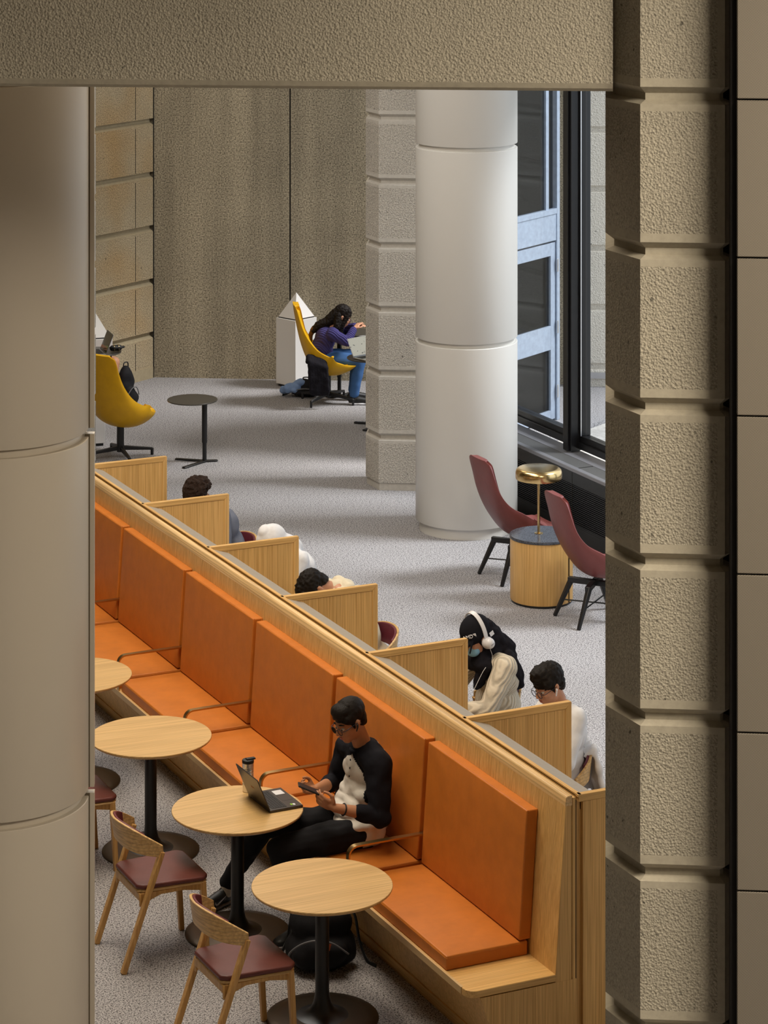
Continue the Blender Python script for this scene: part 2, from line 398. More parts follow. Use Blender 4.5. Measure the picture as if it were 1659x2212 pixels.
# ---- round columns
def rcol(label,c,r,joints,mat,foot,seam=None,ang=0,cover=None):
    t=thing('round_column',label,'column',(c[0],c[1],0),0,None,'structure')
    zs=[foot and .1 or 0]+joints+[7.6]
    if foot: one('plinth',lambda b:lathe(b,[(0,0),(r-.035,0),(r-.035,.11),(0,.11)],96),mat,t,40)
    for a,b in zip(zs,zs[1:]):
        one('cladding_drum',lambda m:lathe(m,[(0,a),(r-.002,a+.0),(r,a+.003),(r,b-.045),(r-.003,b-.042),(0,b-.042)],128),mat,t,40)
        if b<7.5: one('recess_ring',lambda m:lathe(m,[(0,b-.045),(r-.03,b-.045),(r-.03,b+.003),(0,b+.003)],96),mat,t,40)
    if seam:
        a=ang; s=V((cos(a),sin(a),0)); q=V((-s.y,s.x,0))
        pts=[(s*(r-.02)+q*.0),(s*(r+.028)+q*0.0),(s*(r+.028)+q*.05),(s*(r-.02)+q*.05)]
        for z0,z1 in zip(zs,zs[1:]):
            one('edge_flange',lambda m:prism(m,[(p.x,p.y) for p in pts],2,z0,z1-.03),mat,t)
            pts2=[(s*(r-.02)-q*.003),(s*(r+.006)-q*.003),(s*(r+.006)),(s*(r-.02))]
            one('seam',lambda m:prism(m,[(p.x,p.y) for p in pts2],2,z0,z1-.03),SEAMM,t)
    return t
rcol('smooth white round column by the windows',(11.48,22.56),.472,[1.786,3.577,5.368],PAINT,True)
rcol('large brown-shaded round column at the left edge',(4.04,13.13),.472,[1.786,3.577,5.368],PAINTSH,False,True,R(-22))
# ---- window wall
GX=12.60
wt=[]
def window(name,y0,y1,label):
    t=thing(name,label,'window',(GX,y0,0),0,None,'structure'); L=y1-y0
    def fr(bm):
        box(bm,-.05,.05,0,L,.70,.80); box(bm,-.05,.05,0,L,4.8,4.9)
        box(bm,-.05,.05,0,.035,.80,4.8); box(bm,-.05,.05,L-.035,L,.80,4.8)
        box(bm,-.075,-.05,0,L,.68,.745)
    one('window_frame',fr,BLACKG,t,None,(.006,2))
    one('window_glass',lambda b:box(b,-.004,.004,.05,L-.05,.80,4.8),GLASS,t)
    one('inner_bead',lambda b:(box(b,-.062,-.05,.03,.038,.8,4.8),box(b,-.062,-.05,L-.040,L-.032,.8,4.8)),SILVER,t)
    return t
YM=22.39
window('window_1',YM+.06,24.15,'left window pane beside the white column looking onto the door')
window('window_2',YM-2.9,YM-.06,'right window pane showing the bright outdoor block wall')
window('window_3',YM-5.9,YM-3.02,'unseen window pane behind the near pillar')  # unseen panes from here on, added to let in more daylight
window('window_4',YM-8.9,YM-6.02,'next unseen window pane behind the near pillar')
window('window_5',11.2,YM-9.02,'last unseen window pane behind the near pillar')
for k,lab in enumerate(['black window mullion between the two visible panes','black mullion hidden behind near pillar','second black mullion hidden behind near pillar','third black mullion hidden behind near pillar']):
    y=YM-3*k+(.02 if k else 0)
    def f(bm):
        box(bm,-.17,-.03,-.045,.045,.66,4.9); box(bm,-.06,.06,-.06,.06,.66,4.9); box(bm,-.15,-.05,-.075,-.045,.66,4.9)
    o=one('trim_%d'%(k+1),f,BLACKG,None,None,(.004,2)); o.location=(GX,y,0); struct(o,lab,'mullion')
# convector cabinet below the windows
cv=thing('convector_cabinet','long black louvred heating cabinet under the windows','heater',(12.17,11.3,0))
L=12.3
def f(bm):
    box(bm,.03,.38,0,L,.0,.60)
one('cabinet_body',f,BLACK,cv)
one('kick_board',lambda b:box(b,.0,.03,0,L,0,.13),BLACK,cv)
one('fascia',lambda b:box(b,.005,.03,0,L,.50,.615),BLACK,cv,None,(.003,2))
def f(bm):
    z=.145
    while z<.49:
        prism(bm,[(.006,z),(.03,z+.008),(.03,z+.016),(.006,z+.009)],1,0,L); z+=.018
one('louvres',f,BLACK,cv)
one('lower_rail',lambda b:box(b,.002,.03,0,L,.13,.145),BLACK,cv)
one('top_edge',lambda b:box(b,-.004,.055,0,L,.615,.652),SILL,cv,None,(.008,3))
def gr():
    m,nt,b=newmat('grille_mesh'); v=nt.nodes.new('ShaderNodeTexVoronoi'); v.inputs['Scale'].default_value=120; v.inputs['Randomness'].default_value=0
    nt.links.new(coords(nt),v.inputs['Vector']); nt.links.new(ramp(nt,v.outputs['Distance'],[(.25,(.01,.01,.01)),(.45,(.10,.10,.10))]),b.inputs['Base Color']); b.inputs['Roughness'].default_value=.4; return m
one('top_grille',lambda b:[box(b,.055,.22,y,y+1.48,.615,.645) for y in [k*1.5 for k in range(8)]],gr(),cv)
one('top_shelf',lambda b:box(b,.22,.40,0,L,.60,.648),SILL,cv)
for k in range(1,8): one('seam',lambda b:box(b,.003,.006,k*1.5,k*1.5+.004,.0,.61),JOINT,cv)
# ---- outdoors: glazed aluminium door and block walls
q0=V((12.86,25.28,0))
dt=thing('door_1','blue-grey aluminium door with dark glass outside the left window','door',q0,R(30),None,'structure')
Dr=1.74   # right end of the leaf along the plane
def f(bm):
    box(bm,Dr,Dr+.06,-.05,.05,0,5.2); box(bm,-.6,Dr,-.05,.05,2.25,2.31); 
one('door_frame',f,ALU,dt,None,(.004,2))
def f(bm):
    box(bm,Dr-.10,Dr-.01,-.03,.03,.02,1.94); box(bm,-.6,Dr-.10,-.03,.03,1.80,1.94); box(bm,-.6,Dr-.10,-.03,.03,.78,1.04); box(bm,-.6,Dr-.10,-.03,.03,.02,.12)
one('door_leaf',f,ALU,dt,None,(.003,2))
one('transom_panel',lambda b:box(b,-.6,Dr-.0,-.04,.04,1.96,2.25),ALU,dt,None,(.004,2))
one('door_glass',lambda b:(box(b,-.6,Dr-.10,-.005,.005,.12,.78),box(b,-.6,Dr-.10,-.005,.005,1.04,1.80)),DGLASS,dt)
one('transom_glass',lambda b:box(b,-.6,Dr-.02,-.005,.005,2.31,5.2),DGLASS,dt)
for z in (.25,.95,1.62): one('hinge',lambda b:(box(b,Dr-.012,Dr+.012,-.065,-.045,z,z+.14)),SILVER,dt,None,(.004,2))
one('mullion',lambda b:box(b,Dr-.20,Dr-.14,-.03,.05,2.31,5.2),ALU,dt)
ow=W((1222-829.5)/5900*31.5,31.5)
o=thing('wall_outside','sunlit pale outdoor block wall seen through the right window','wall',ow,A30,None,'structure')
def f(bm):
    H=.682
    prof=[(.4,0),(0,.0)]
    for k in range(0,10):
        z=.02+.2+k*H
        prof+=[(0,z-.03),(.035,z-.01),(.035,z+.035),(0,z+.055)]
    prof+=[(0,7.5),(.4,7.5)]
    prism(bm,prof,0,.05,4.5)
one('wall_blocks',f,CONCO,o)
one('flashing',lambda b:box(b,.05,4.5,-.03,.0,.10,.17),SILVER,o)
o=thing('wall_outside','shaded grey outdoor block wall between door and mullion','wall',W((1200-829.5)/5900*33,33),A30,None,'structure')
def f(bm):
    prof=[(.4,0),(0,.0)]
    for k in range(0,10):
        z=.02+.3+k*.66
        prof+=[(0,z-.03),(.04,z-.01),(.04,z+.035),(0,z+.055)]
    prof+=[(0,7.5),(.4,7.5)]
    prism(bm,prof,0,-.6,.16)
one('wall_blocks',f,CONCB,o)  # darker concrete puts this wall's shade into its colour
# ================================================================ BENCH AND CARRELS
YE=12.84; YF=21.02; SEAM=[13.13]+[14.37+1.31*k for k in range(6)]
bench=thing('banquette_bench','long oak banquette with orange leather cushions and brass armrests','bench',(6.9,YE,0))
def bx(p): return (p[0]-6.9,p[1])
LB=YF-YE
one('bench_base',lambda b:prism(b,[bx(p) for p in [(6.745,0),(6.62,.375),(7.2,.375),(7.2,0)]],1,.005,LB),OAKZ,bench,None,(.002,1))
one('plinth_board',lambda b:prism(b,[bx(p) for p in [(6.735,0),(6.708,.085),(6.74,.085),(6.745,0)]],1,.004,LB),OAKY,bench)
def f(bm):
    vs=[bx(p) for p in [(6.545,0),(7.10,0)]]
    x0,x1=6.545-6.9,7.075-6.9; r=.06; pts=[(x1,0),(x1,LB),(x0,LB)]
    pts+=[(x0+r-r*cos(t),r-r*sin(t)) for t in [k*pi/2/6 for k in range(7)]]
    prism(bm,pts,2,.382,.42)
one('seat_shelf',f,OAKX,bench,None,(.003,2))
one('shelf_nosing',lambda b:box(b,6.541-6.9,6.556-6.9,.08,LB,.384,.4205),ASH,bench)
one('back_panel',lambda b:prism(b,[bx(p) for p in [(7.066,.375),(7.130,1.33),(7.168,1.33),(7.168,.375)]],1,0,LB),OAKZ,bench,None,(.002,1))
one('cap_rail',lambda b:prism(b,[bx(p) for p in [(7.1285,1.312),(7.1325,1.357),(7.141,1.366),(7.17,1.366),(7.17,1.312)]],1,-.002,LB),OAKCAP,bench,None,(.002,1))
one('rear_frame',lambda b:box(b,7.172-6.9,7.192-6.9,.0,LB,.0,1.352),OAKZ,bench,None,(.002,1))
one('end_panel',lambda b:prism(b,[bx(p) for p in [(6.745,0),(6.62,.378),(7.172,.378),(7.172,0)]],1,-.002,.004),OAKZ,bench)
def cushion(bm,P,puff=.012,axis=0):
    "P: 8 corner list of a box as function (u,v,w)->point; soft pillowed box"
    N=10
    def surf(fu):
        rows=[]
        for i in range(N+1):
            rows.append([fu(i/N,j/N) for j in range(N+1)])
        gridmesh(bm,rows)
    def pt(u,v,w):
        return P(u,v,w)
    surf(lambda a,b:pt(a,b,0)); surf(lambda a,b:pt(a,b,1)); surf(lambda a,b:pt(0,a,b)); surf(lambda a,b:pt(1,a,b)); surf(lambda a,b:pt(a,0,b)); surf(lambda a,b:pt(a,1,b))
    bmesh.ops.remove_doubles(bm,verts=bm.verts,dist=.0004)
def trap(t): return min(1,7*min(t,1-t))
for i in range(len(SEAM)-1):
    y0,y1=SEAM[i]+.027-YE,SEAM[i+1]-.024-YE
    if i==0: y0=SEAM[0]-YE
    def P(u,v,w):     # seat: u across depth, v along, w up
        x=6.560+u*(7.055-6.560)-6.9; y=y0+v*(y1-y0); z=.42+.078*w
        p=.010*(4*u*(1-u))*(4*v*(1-v))**.5*w
        return (x,y,z+p)
    o=one('seat_cushion',lambda b:cushion(b,P),ORANGE,bench,True,(.011,3,50))
    def wl_(bm):
        pts=[]
        for u,v in [(0.03,.008),(.97,.008),(.97,.992),(.03,.992)]: pts.append(V(P(u,v,1))+V((0,0,.001)))
        pts=[V(P(.022,v,.93)) for v in [k/12 for k in range(13)]]
        tube(bm,pts,.0022,6)
        tube(bm,[V(P(u,.006,.95)) for u in [.02+k/10*.96 for k in range(11)]],.0022,6)
    one('welt',wl_,ORSEAM,o)
    def P(u,v,w):     # back: u thickness (0 front,1 rear), v along, w up
        zb=.505; zt=1.205; z=zb+w*(zt-zb); back=7.072+(z-.43)*.068
        th=.072; x=back-th*(1-u)-.003; y=y0+v*(y1-y0)
        p=.012*(1-u)*(4*v*(1-v))**.5*(4*w*(1-w))**.5
        return (x-p-6.9,y,z)
    o=one('backrest_cushion',lambda b:cushion(b,P),ORANGE,bench,True,(.011,3,50))
    def wl_(bm):
        tube(bm,[V(P(.10,v,.997)) for v in [k/12 for k in range(13)]],.0022,6)
        tube(bm,[V(P(.10,.004,w)) for w in [k/12 for k in range(13)]],.0022,6)
    one('welt',wl_,ORSEAM,o)
for k in range(1,6):
    y=SEAM[k]-YE
    def f(bm):
        pts=[(7.06,.665),(6.68,.665),(6.60,.664)]+[(6.60-.055*sin(t),.664-.055*(1-cos(t))) for t in [j*pi/2/7 for j in range(1,8)]]+[(6.545,.55),(6.548,.415)]
        th=.010; n=len(pts); rows=[]
        for i,(x,z) in enumerate(pts):
            a=pts[max(i-1,0)]; c=pts[min(i+1,n-1)]; d=V((c[0]-a[0],c[1]-a[1],0)).normalized(); nx,nz=-d.y,d.x
            rows.append([(x-6.9+nx*s*th/2,y+q,z+nz*s*th/2) for s,q in ((1,-.019),(1,.019),(-1,.019),(-1,-.019),(1,-.019))])
        gridmesh(bm,rows); bmesh.ops.remove_doubles(bm,verts=bm.verts,dist=.0001)
    one('armrest',f,ABRASS,bench,40)
one('shadow_gap',lambda b:box(b,7.190-6.9,7.207-6.9,.02,LB,0,1.33),JOINT,bench)
# carrel desks behind the bench
DIV=[14.215+1.3555*k for k in range(6)]
desk=thing('study_carrel_desk','run of oak study carrels with tall dividers behind the bench','desk',(7.5,YE,0))
def dx(p): return (p[0]-7.5,p[1])
one('back_board',lambda b:box(b,7.208-7.5,7.24-7.5,.03,LB,0,1.352),OAKZ,desk)
one('top_edging',lambda b:box(b,7.208-7.5,7.232-7.5,.0,LB,1.345,1.362),OAKY,desk,None,(.002,1))
one('sloped_light_shelf',lambda b:prism(b,[dx(p) for p in [(7.232,1.352),(7.375,1.305),(7.375,1.27),(7.232,1.27)]],1,.03,LB),GREYLAM,desk,None,(.002,1))
one('desktop',lambda b:box(b,7.24-7.5,7.88-7.5,.03,LB,.71,.735),GREYLAM,desk,None,(.003,2))
def divider(name,y,w=.035):
    def f(bm):
        box(bm,7.24-7.5,7.885-7.5,y-w/2+.004,y+w/2-.004,0,1.32)
    o=one(name,f,OAKZ,desk)
    one('edging',lambda b:(prism(b,[(7.212-7.5,1.322),(7.885-7.5,1.322),(7.925-7.5,1.362),(7.212-7.5,1.362)],1,y-w/2,y+w/2)),OAKX,o,None,(.002,1))
    one('edging',lambda b:(prism(b,[(7.885-7.5,0),(7.925-7.5,0),(7.925-7.5,1.362),(7.885-7.5,1.322)],1,y-w/2,y+w/2)),OAKZ,o,None,(.002,1))
for yy in DIV: divider('divider_panel',yy-YE)
divider('end_panel',.018)
# ================================================================ FURNITURE
tb=thing('cafe_table','x','table',(6.11,13.76,0),0,'round oak cafe tables along the bench')
def f(bm): lathe(bm,[(0,.705),(.355,.705),(.372,.712),(.388,.722),(.39,.726),(.39,.732),(.388,.735),(0,.735)],96)
one('tabletop',f,OAKTOP,tb,30)
one('table_column',lambda b:lathe(b,[(0,.706),(.05,.706),(.05,.69),(.0385,.685),(.0385,.17),(.041,.13),(.05,.09),(.068,.055),(.095,.035),(.13,.024),(.15,.02),(0,.02)],64),BLACK,tb,50)
one('table_base',lambda b:lathe(b,[(0,.022),(.15,.021),(.25,.017),(.305,.012),(.312,.007),(.312,0),(0,0)],96),BRONZE,tb,50)
TG='round oak cafe tables along the bench'
tb['label']='round oak table nearest the viewer, with nothing on it, before the end cushion'
copy_tree(tb,(6.12,15.02,0),R(3),'round oak table with the open laptop and steel tumbler on it',TG)
copy_tree(tb,(6.10,16.44,0),R(-4),'empty round oak table behind the one with the laptop',TG)
copy_tree(tb,(6.06,17.82,0),0,'round oak table farthest back, half hidden by the left column',TG)
# bentwood chair, seat faces +x
CG='oak chairs with plum leather pads'
ch=thing('oak_chair','x','chair',(5.575,15.0,0),0,CG)
for s in (-1,1):
    def f(bm): bar(bm,(-.262,s*.232,0),(-.028,s*.236,.665),.030,.036,(0,1,0),.028,.042)
    one('leg',f,OAKCH,ch,None,(.004,2))
    def f(bm): bar(bm,(.262,s*.205,0),(.235,s*.205,.44),.030,.030,(0,1,0),.034,.036)
    one('leg',f,OAKCH,ch,None,(.004,2))
def band(t,top,off=0.0):
    a=abs(t); ang=t*1.38
    x=-.205+.185*a**2.3; y=.245*sin(ang)/sin(1.38)
    zt=.812-.112*a**2.6; zb=.668-.035*a**1.5
    z=zb+(zt-zb)*top
    x-=.030*top*(1-a*.8); nx=cos(ang*.85); ny=-sin(ang*.85)
    return V((x+nx*off,y+ny*off,z))
def bandmesh(bm,t0,t1,z0,z1,o0,o1,n=28):
    rows=[]
    for i in range(n+1):
        t=t0+(t1-t0)*i/n
        rows.append([band(t,z0,o0),band(t,(z0+z1)/2,o0),band(t,z1,o0),band(t,z1,o1),band(t,(z0+z1)/2,o1),band(t,z0,o1),band(t,z0,o0)])
    r=gridmesh(bm,rows); bmesh.ops.remove_doubles(bm,verts=bm.verts,dist=.0002)
    bm.verts.ensure_lookup_table(); bmesh.ops.holes_fill(bm,edges=[e for e in bm.edges if e.is_boundary])
one('backrest',lambda b:bandmesh(b,-1,1,0,1,-.007,.009),OAKBAND,ch,50,(.003,2,50))
one('back_pad',lambda b:bandmesh(b,-.72,.72,.06,.985,.0095,.026),MAUVED,ch,50,(.006,3,50))
def seatpoly(g_=0):
    pts=[(-.165-g_,-.175),(-.165-g_,.175),(-.13,.205+g_),(.235,.228+g_),(.272+g_,.19),(.272+g_,-.19),(.235,-.228-g_),(-.13,-.205-g_)]
    return pts[::-1]
one('seat_frame',lambda b:prism(b,seatpoly(-.004),2,.428,.446),OAKTOP,ch,None,(.012,3,30))
one('seat_pad',lambda b:prism(b,seatpoly(0),2,.446,.474),PADM,ch,None,(.011,4,30))
def f(bm):
    for s in (-1,1): prism(bm,[(-.15,.428),(.235,.428),(.235,.385),(.12,.405),(-.02,.405),(-.12,.37),(-.15,.35)],1,s*.195-.010,s*.195+.010)
    box(bm,.215,.235,-.19,.19,.39,.428); box(bm,-.155,-.135,-.2,.2,.385,.428)
one('apron',f,OAKCH,ch,None,(.003,1))
ch['label']='oak chair at the table with the laptop'
copy_tree(ch,(5.55,13.66,0),R(1),'oak chair pulled up to the nearest empty table, at the bottom edge',CG)
copy_tree(ch,(5.53,16.43,0),R(-1),'oak chair half hidden by the left column, furthest of the three',CG)
copy_tree(ch,(8.19,14.92,0),R(180),'oak chair with a white jacket on it at the carrel nearest the viewer',CG)
copy_tree(ch,(8.38,16.20,0),R(176),'oak chair under the person in the black cap',CG)
copy_tree(ch,(8.19,17.70,0),R(182),'oak chair whose plum back pad shows beside the middle divider',CG)
copy_tree(ch,(8.19,18.98,0),R(178),'oak chair under the person in the white hood',CG)
copy_tree(ch,(8.22,20.40,0),R(184),'oak chair under the curly-haired person',CG)
# high-backed shell chairs, facing +x
def shell(mat,parent,tall=1.07,wtop=.195,deep=1.0,name='shell',pr=None,thick=.045):
    # centre profile (x,z), half width, wrap
    pr=pr or [(-.385,tall,wtop*.66,.012),(-.378,tall-.04,wtop,.022),(-.350,tall-.16,wtop+.012,.035),(-.318,tall-.30,wtop+.028,.055),(-.272,tall-.43,.250,.10),(-.205,tall-.55,.285,.17),(-.10,.395,.305,.215),(.02,.355,.310,.20),(.14,.355,.300,.150),(.24,.378,.275,.085),(.30,.412,.235,.030),(.325,.44,.18,.006)]
    pc=spline([(p[0],0,p[1]) for p in pr],4); pw=spline([(p[2],p[3],0) for p in pr],4); rows=[]
    n=len(pc)
    for i in range(n):
        a=pc[max(i-1,0)]; c=pc[min(i+1,n-1)]; d=(c-a).normalized(); nr=V((-d.z,0,d.x))   # inward/up
        if nr.x<0 and nr.z<0: nr=-nr
        w,dp=pw[i].x,pw[i].y*deep; row=[]
        for j in range(-9,10):
            s=j/9; e=abs(s)
            y=w*sin(s*pi/2*.98) ; off=dp*(1-cos(s*pi/2*.98))**1.15
            row.append(pc[i]+V((0,y,0))+nr*off)
        rows.append(row)
    def f(bm): gridmesh(bm,rows)
    o=one(name,f,mat,parent,True)
    m=o.modifiers.new('thick','SOLIDIFY'); m.thickness=thick; m.offset=-1
    b=o.modifiers.new('bev','BEVEL'); b.width=.014; b.segments=3; b.limit_method='ANGLE'; b.angle_limit=R(50)
    s=o.modifiers.new('sub','SUBSURF'); s.levels=1; s.render_levels=1
    # stitched seam round the bowl
    k=int(n*.50); pts=[rows[k][j]-V((.0,0,.0)) for j in range(19)]
    return o,rows
def pad(rows,mat,parent,i0,i1,th,name):
    sub=[[p for p in r[3:16]] for r in rows[i0:i1]]
    def f(bm):
        top=[];n=len(sub)
        for i,r in enumerate(sub):
            tr=[]
            for j,p in enumerate(r):
                a=sub[max(i-1,0)][j]; c=sub[min(i+1,n-1)][j]; d=(c-a).normalized(); nr=V((-d.z,0,d.x))
                if nr.z<0: nr=-nr
                q=(4*(i/(n-1))*(1-i/(n-1)))**.35*(4*(j/12)*(1-j/12))**.35 if 0<i<n-1 and 0<j<12 else 0
                tr.append(p+nr*(.004+th*q))
            top.append(tr)
        gridmesh(bm,top)
    return one(name,f,mat,parent,True)
MG='mauve high-backed lounge chairs'
mc=thing('lounge_chair','mauve leather high-backed lounge chair beside the white column','chair',(11.14,20.94,0),R(0),MG)
sh,rows=shell(MAUVE,mc); pad(rows,MAUVE,mc,24,44,.05,'seat_cushion')
for sx in (-1,1):
    for sy in (-1,1):
        one('leg',lambda b:bar(b,(sx*.255,sy*.215,0),(sx*.125,sy*.155,.315),.026,.030,(0,1,0),.036,.05),BLACK,mc,None,(.006,2))
one('under_frame',lambda b:(bar(b,(-.15,-.17,.305),(.15,.17,.305),.045,.045),bar(b,(-.15,.17,.305),(.15,-.17,.305),.045,.045)),BLACK,mc,None,(.005,2))
one('stretcher',lambda b:(tube(b,[(-.215,-.195,.14),(.215,.195,.14)],.006,8),tube(b,[(-.215,.195,.14),(.215,-.195,.14)],.006,8)),BLACK,mc)
copy_tree(mc,(11.135,19.57,0),R(-2),'mauve leather high-backed lounge chair nearer, partly behind the block pillar',MG)
# drum table + lamp
dtb=thing('drum_table','round oak drum side table with a dark granite top between mauve chairs','table',(11.005,20.235,0))
one('drum_body',lambda b:lathe(b,[(0,.02),(.262,.02),(.264,.024),(.264,.532),(0,.532)],96),OAKZ,dtb,40)
one('granite_top',lambda b:lathe(b,[(0,.532),(.267,.532),(.27,.535),(.27,.553),(.267,.557),(0,.557)],96),GRANITE,dtb,40)
one('kick_ring',lambda b:lathe(b,[(0,0),(.255,0),(.255,.02),(0,.02)],64),BLACK,dtb,40)
one('door_gap',lambda b:box(b,.135,.139,-.235,-.222,.022,.53),JOINT,dtb)
lm=thing('table_lamp','brass disc-shaded lamp standing on the drum table','lamp',(10.995,20.265,.557))
one('lamp_foot',lambda b:lathe(b,[(0,0),(.036,0),(.036,.005),(.012,.008),(0,.008)],32),BRASS,lm,40)
one('lamp_stem',lambda b:lathe(b,[(0,.006),(.0115,.006),(.0115,.50),(0,.50)],24),BRASS,lm,40)
one('lamp_shade',lambda b:lathe(b,[(.185,.462),(.193,.462),(.196,.47),(.196,.515),(.19,.535),(.176,.548),(.155,.553),(0,.553),(0,.548),(.15,.548),(.172,.543),(.185,.53),(.190,.512),(.19,.47),(.185,.462)],96),BRASS,lm,40)
one('diffuser',lambda b:lathe(b,[(0,.475),(.186,.475),(.186,.48),(0,.48)],64),WHITE,lm)
# yellow swivel chairs
YG='yellow high-backed swivel chairs'
yc=thing('swivel_chair','empty mustard yellow high-backed swivel chair at left behind the first divider','chair',(9.51,26.52,0),R(33),YG)
sh,rows=shell(YELLOW,yc,pr=[(-.375,1.07,.135,.012),(-.372,1.03,.20,.03),(-.350,.90,.215,.045),(-.322,.76,.235,.07),(-.285,.62,.265,.12),(-.235,.49,.30,.19),(-.155,.375,.325,.25),(-.03,.305,.335,.255),(.10,.30,.325,.21),(.22,.345,.29,.125),(.30,.40,.23,.045),(.33,.435,.17,.008)],thick=.06); pad(rows,YELLOW,yc,24,44,.06,'seat_cushion')
one('pedestal',lambda b:lathe(b,[(0,.06),(.036,.06),(.036,.33),(.08,.345),(0,.345)],32),BLACK,yc,40)
for k in range(4):
    a=R(45+90*k+8)
    one('base_arm',lambda b:(bar(b,(.0,0,.10),(.33*cos(a),.33*sin(a),.062),.034,.045,(0,0,1),.024,.024),bar(b,(.325*cos(a),.325*sin(a),0),(.325*cos(a),.325*sin(a),.07),.024,.026,(0,1,0))),BLACK,yc,None,(.005,2))
yc.scale=(1.04,1.04,1.04)
copy_tree(yc,(12.50,28.0,0),R(-20),'mustard yellow high-backed swivel chair under the woman in purple',YG)
# black pedestal side tables
BG='black round pedestal side tables'
bt_=thing('side_table','empty black round side table standing alone on the carpet','table',(*W(-1.83,27.85)[:2],0),A30,BG)
one('tabletop',lambda b:lathe(b,[(0,.631),(.255,.631),(.257,.635),(.257,.640),(.255,.642),(0,.642)],80,(-.122,-.02)),DKGREY,bt_,40)
one('stem',lambda b:(lathe(b,[(0,.20),(.0275,.20),(.0275,.631),(0,.631)],32),lathe(b,[(0,.01),(.022,.01),(.022,.21),(0,.21)],32)),BLACK,bt_,40)
one('foot',lambda b:(bar(b,(.02,.0,.014),(-.31,.07,.011),.045,.014),bar(b,(.02,.02,.014),(-.17,-.30,.011),.045,.014),bar(b,(0,0,.014),(.13,.04,.011),.045,.014)),BLACK,bt_,None,(.006,2))
LT=copy_tree(bt_,(*W(-3.0,29.82)[:2],0),A30,'black round side table holding the grey laptop at far left',BG)
FT=copy_tree(bt_,(*W(-.02,29.5)[:2],0),A30,'black round side table holding the silver laptop, before the purple sweater',BG)
BT=copy_tree(bt_,(*W(-.505,30.9)[:2],0),R(150),'black round side table against the back wall behind the woman in purple',BG)
# white pyramid-topped cabinets
WG='white pedestal cabinets with pyramid lids'
wc=thing('display_cabinet','white pyramid-topped cabinet beside the seated woman','cabinet',(12.431,28.751,0),R(21),WG)
one('plinth',lambda b:box(b,.02,.33,.02,.30,0,.03),BLACK,wc)
one('cabinet_body',lambda b:box(b,0,.345,0,.32,.03,.787),WHITE,wc,None,(.003,2))
one('body_rebate',lambda b:box(b,.02,.325,.02,.30,.787,.800),BLACK,wc)
def f(bm):
    ap=bm.verts.new((.1725,.16,1.075)); q=[bm.verts.new(p) for p in [(.02,.02,.80),(.325,.02,.80),(.325,.30,.80),(.02,.30,.80)]]
    bm.faces.new(q[::-1])
    for k in range(4): bm.faces.new((q[k],q[(k+1)%4],ap))
one('pyramid_lid',f,WHITE,wc)
for _t in (LT,FT,BT): _t.scale=(1,1,.74/.642)
KB=W(-3.01,30.28); copy_tree(wc,(KB.x-.345*cos(R(8)),KB.y+.345*sin(R(8)),0),R(-8),'white pyramid-topped cabinet behind the grey laptop at far left',WG)
copy_tree(wc,(9.557-.36,27.10+.02,0),R(-8),'white pyramid-topped cabinet behind the empty yellow chair',WG)
# ================================================================ PEOPLE
SK1=plain('skin_tan',(.46,.21,.105),.5,0,.4,None,(25,.06)); SK2=plain('skin_light',(.56,.28,.17),.5,0,.4,None,(25,.06)); SK3=plain('skin_brown',(.30,.13,.06),.5)
LIP=plain('lips',(.40,.12,.09),.45)
def hairmat(n,c,bs=.8):
    m,nt,b=newmat(n); b.inputs['Base Color'].default_value=(*c,1); b.inputs['Roughness'].default_value=.55; b.inputs['Specular IOR Level'].default_value=.14
    bump(nt,b,noise(nt,coords(nt,(150,150,35)),1,3,.6),bs,.004); return m
HAIR=hairmat('black_hair',(.012,.009,.007)); HAIRC=plain('curly_brown_hair',(.035,.016,.008),.7,0,.3,(160,1,.02),(120,.6)); HAIRL=hairmat('long_black_hair',(.010,.007,.006))
HAIRT=hairmat('brown_hair_tips',(.10,.045,.015))
def cloth(n,c,rough=.9,nb=(260,.35,.002)): return plain(n,c,rough,0,.15,nb,(14,.07))
def knit(n,c,ax=2,fr=9,st=.9):
    m,nt,b=newmat(n); b.inputs['Roughness'].default_value=.95; b.inputs['Specular IOR Level'].default_value=.1
    w=nt.nodes.new('ShaderNodeTexWave'); w.bands_direction='DIAGONAL' if ax==3 else 'XYZ'[ax]; w.inputs['Scale'].default_value=fr; w.inputs['Distortion'].default_value=2.0; w.inputs['Detail'].default_value=1
    nt.links.new(coords(nt),w.inputs['Vector'])
    nt.links.new(ramp(nt,w.outputs['Fac'],[(.1,tuple(x*.72 for x in c)),(.6,c)]),b.inputs['Base Color']); bump(nt,b,w.outputs['Fac'],st,.006); return m
GREYM=cloth('heather_grey_cotton',(.74,.70,.63)); NAVYB=cloth('black_cotton',(.010,.010,.014)); BLKJ=cloth('black_denim',(.013,.013,.015),.85,(400,.5,.002))
WHT=cloth('white_cotton',(.80,.80,.82)); OFFW=cloth('cream_fleece',(.74,.66,.50)); GRS=cloth('grey_sweatshirt',(.16,.17,.21)); JEAN=cloth('blue_denim',(.05,.12,.28),.85,(300,.5,.002))
CREAM=knit('cream_rib_knit',(.74,.66,.53),3,20); PURP=knit('purple_cable_knit',(.060,.052,.17),3,16); SCARF=cloth('black_scarf',(.012,.011,.015),.95,(60,.9,.006)); MASK=plain('blue_face_mask',(.28,.55,.76),.8)
RUB=plain('black_rubber',(.006,.006,.006),.5); WPL=plain('white_plastic',(.75,.75,.78),.3); EYEW=plain('eye_white',(.6,.57,.53),.3); EYED=plain('iris',(.01,.006,.004),.15)
FRM=plain('dark_spectacle_frame',(.03,.03,.045),.3,.4)
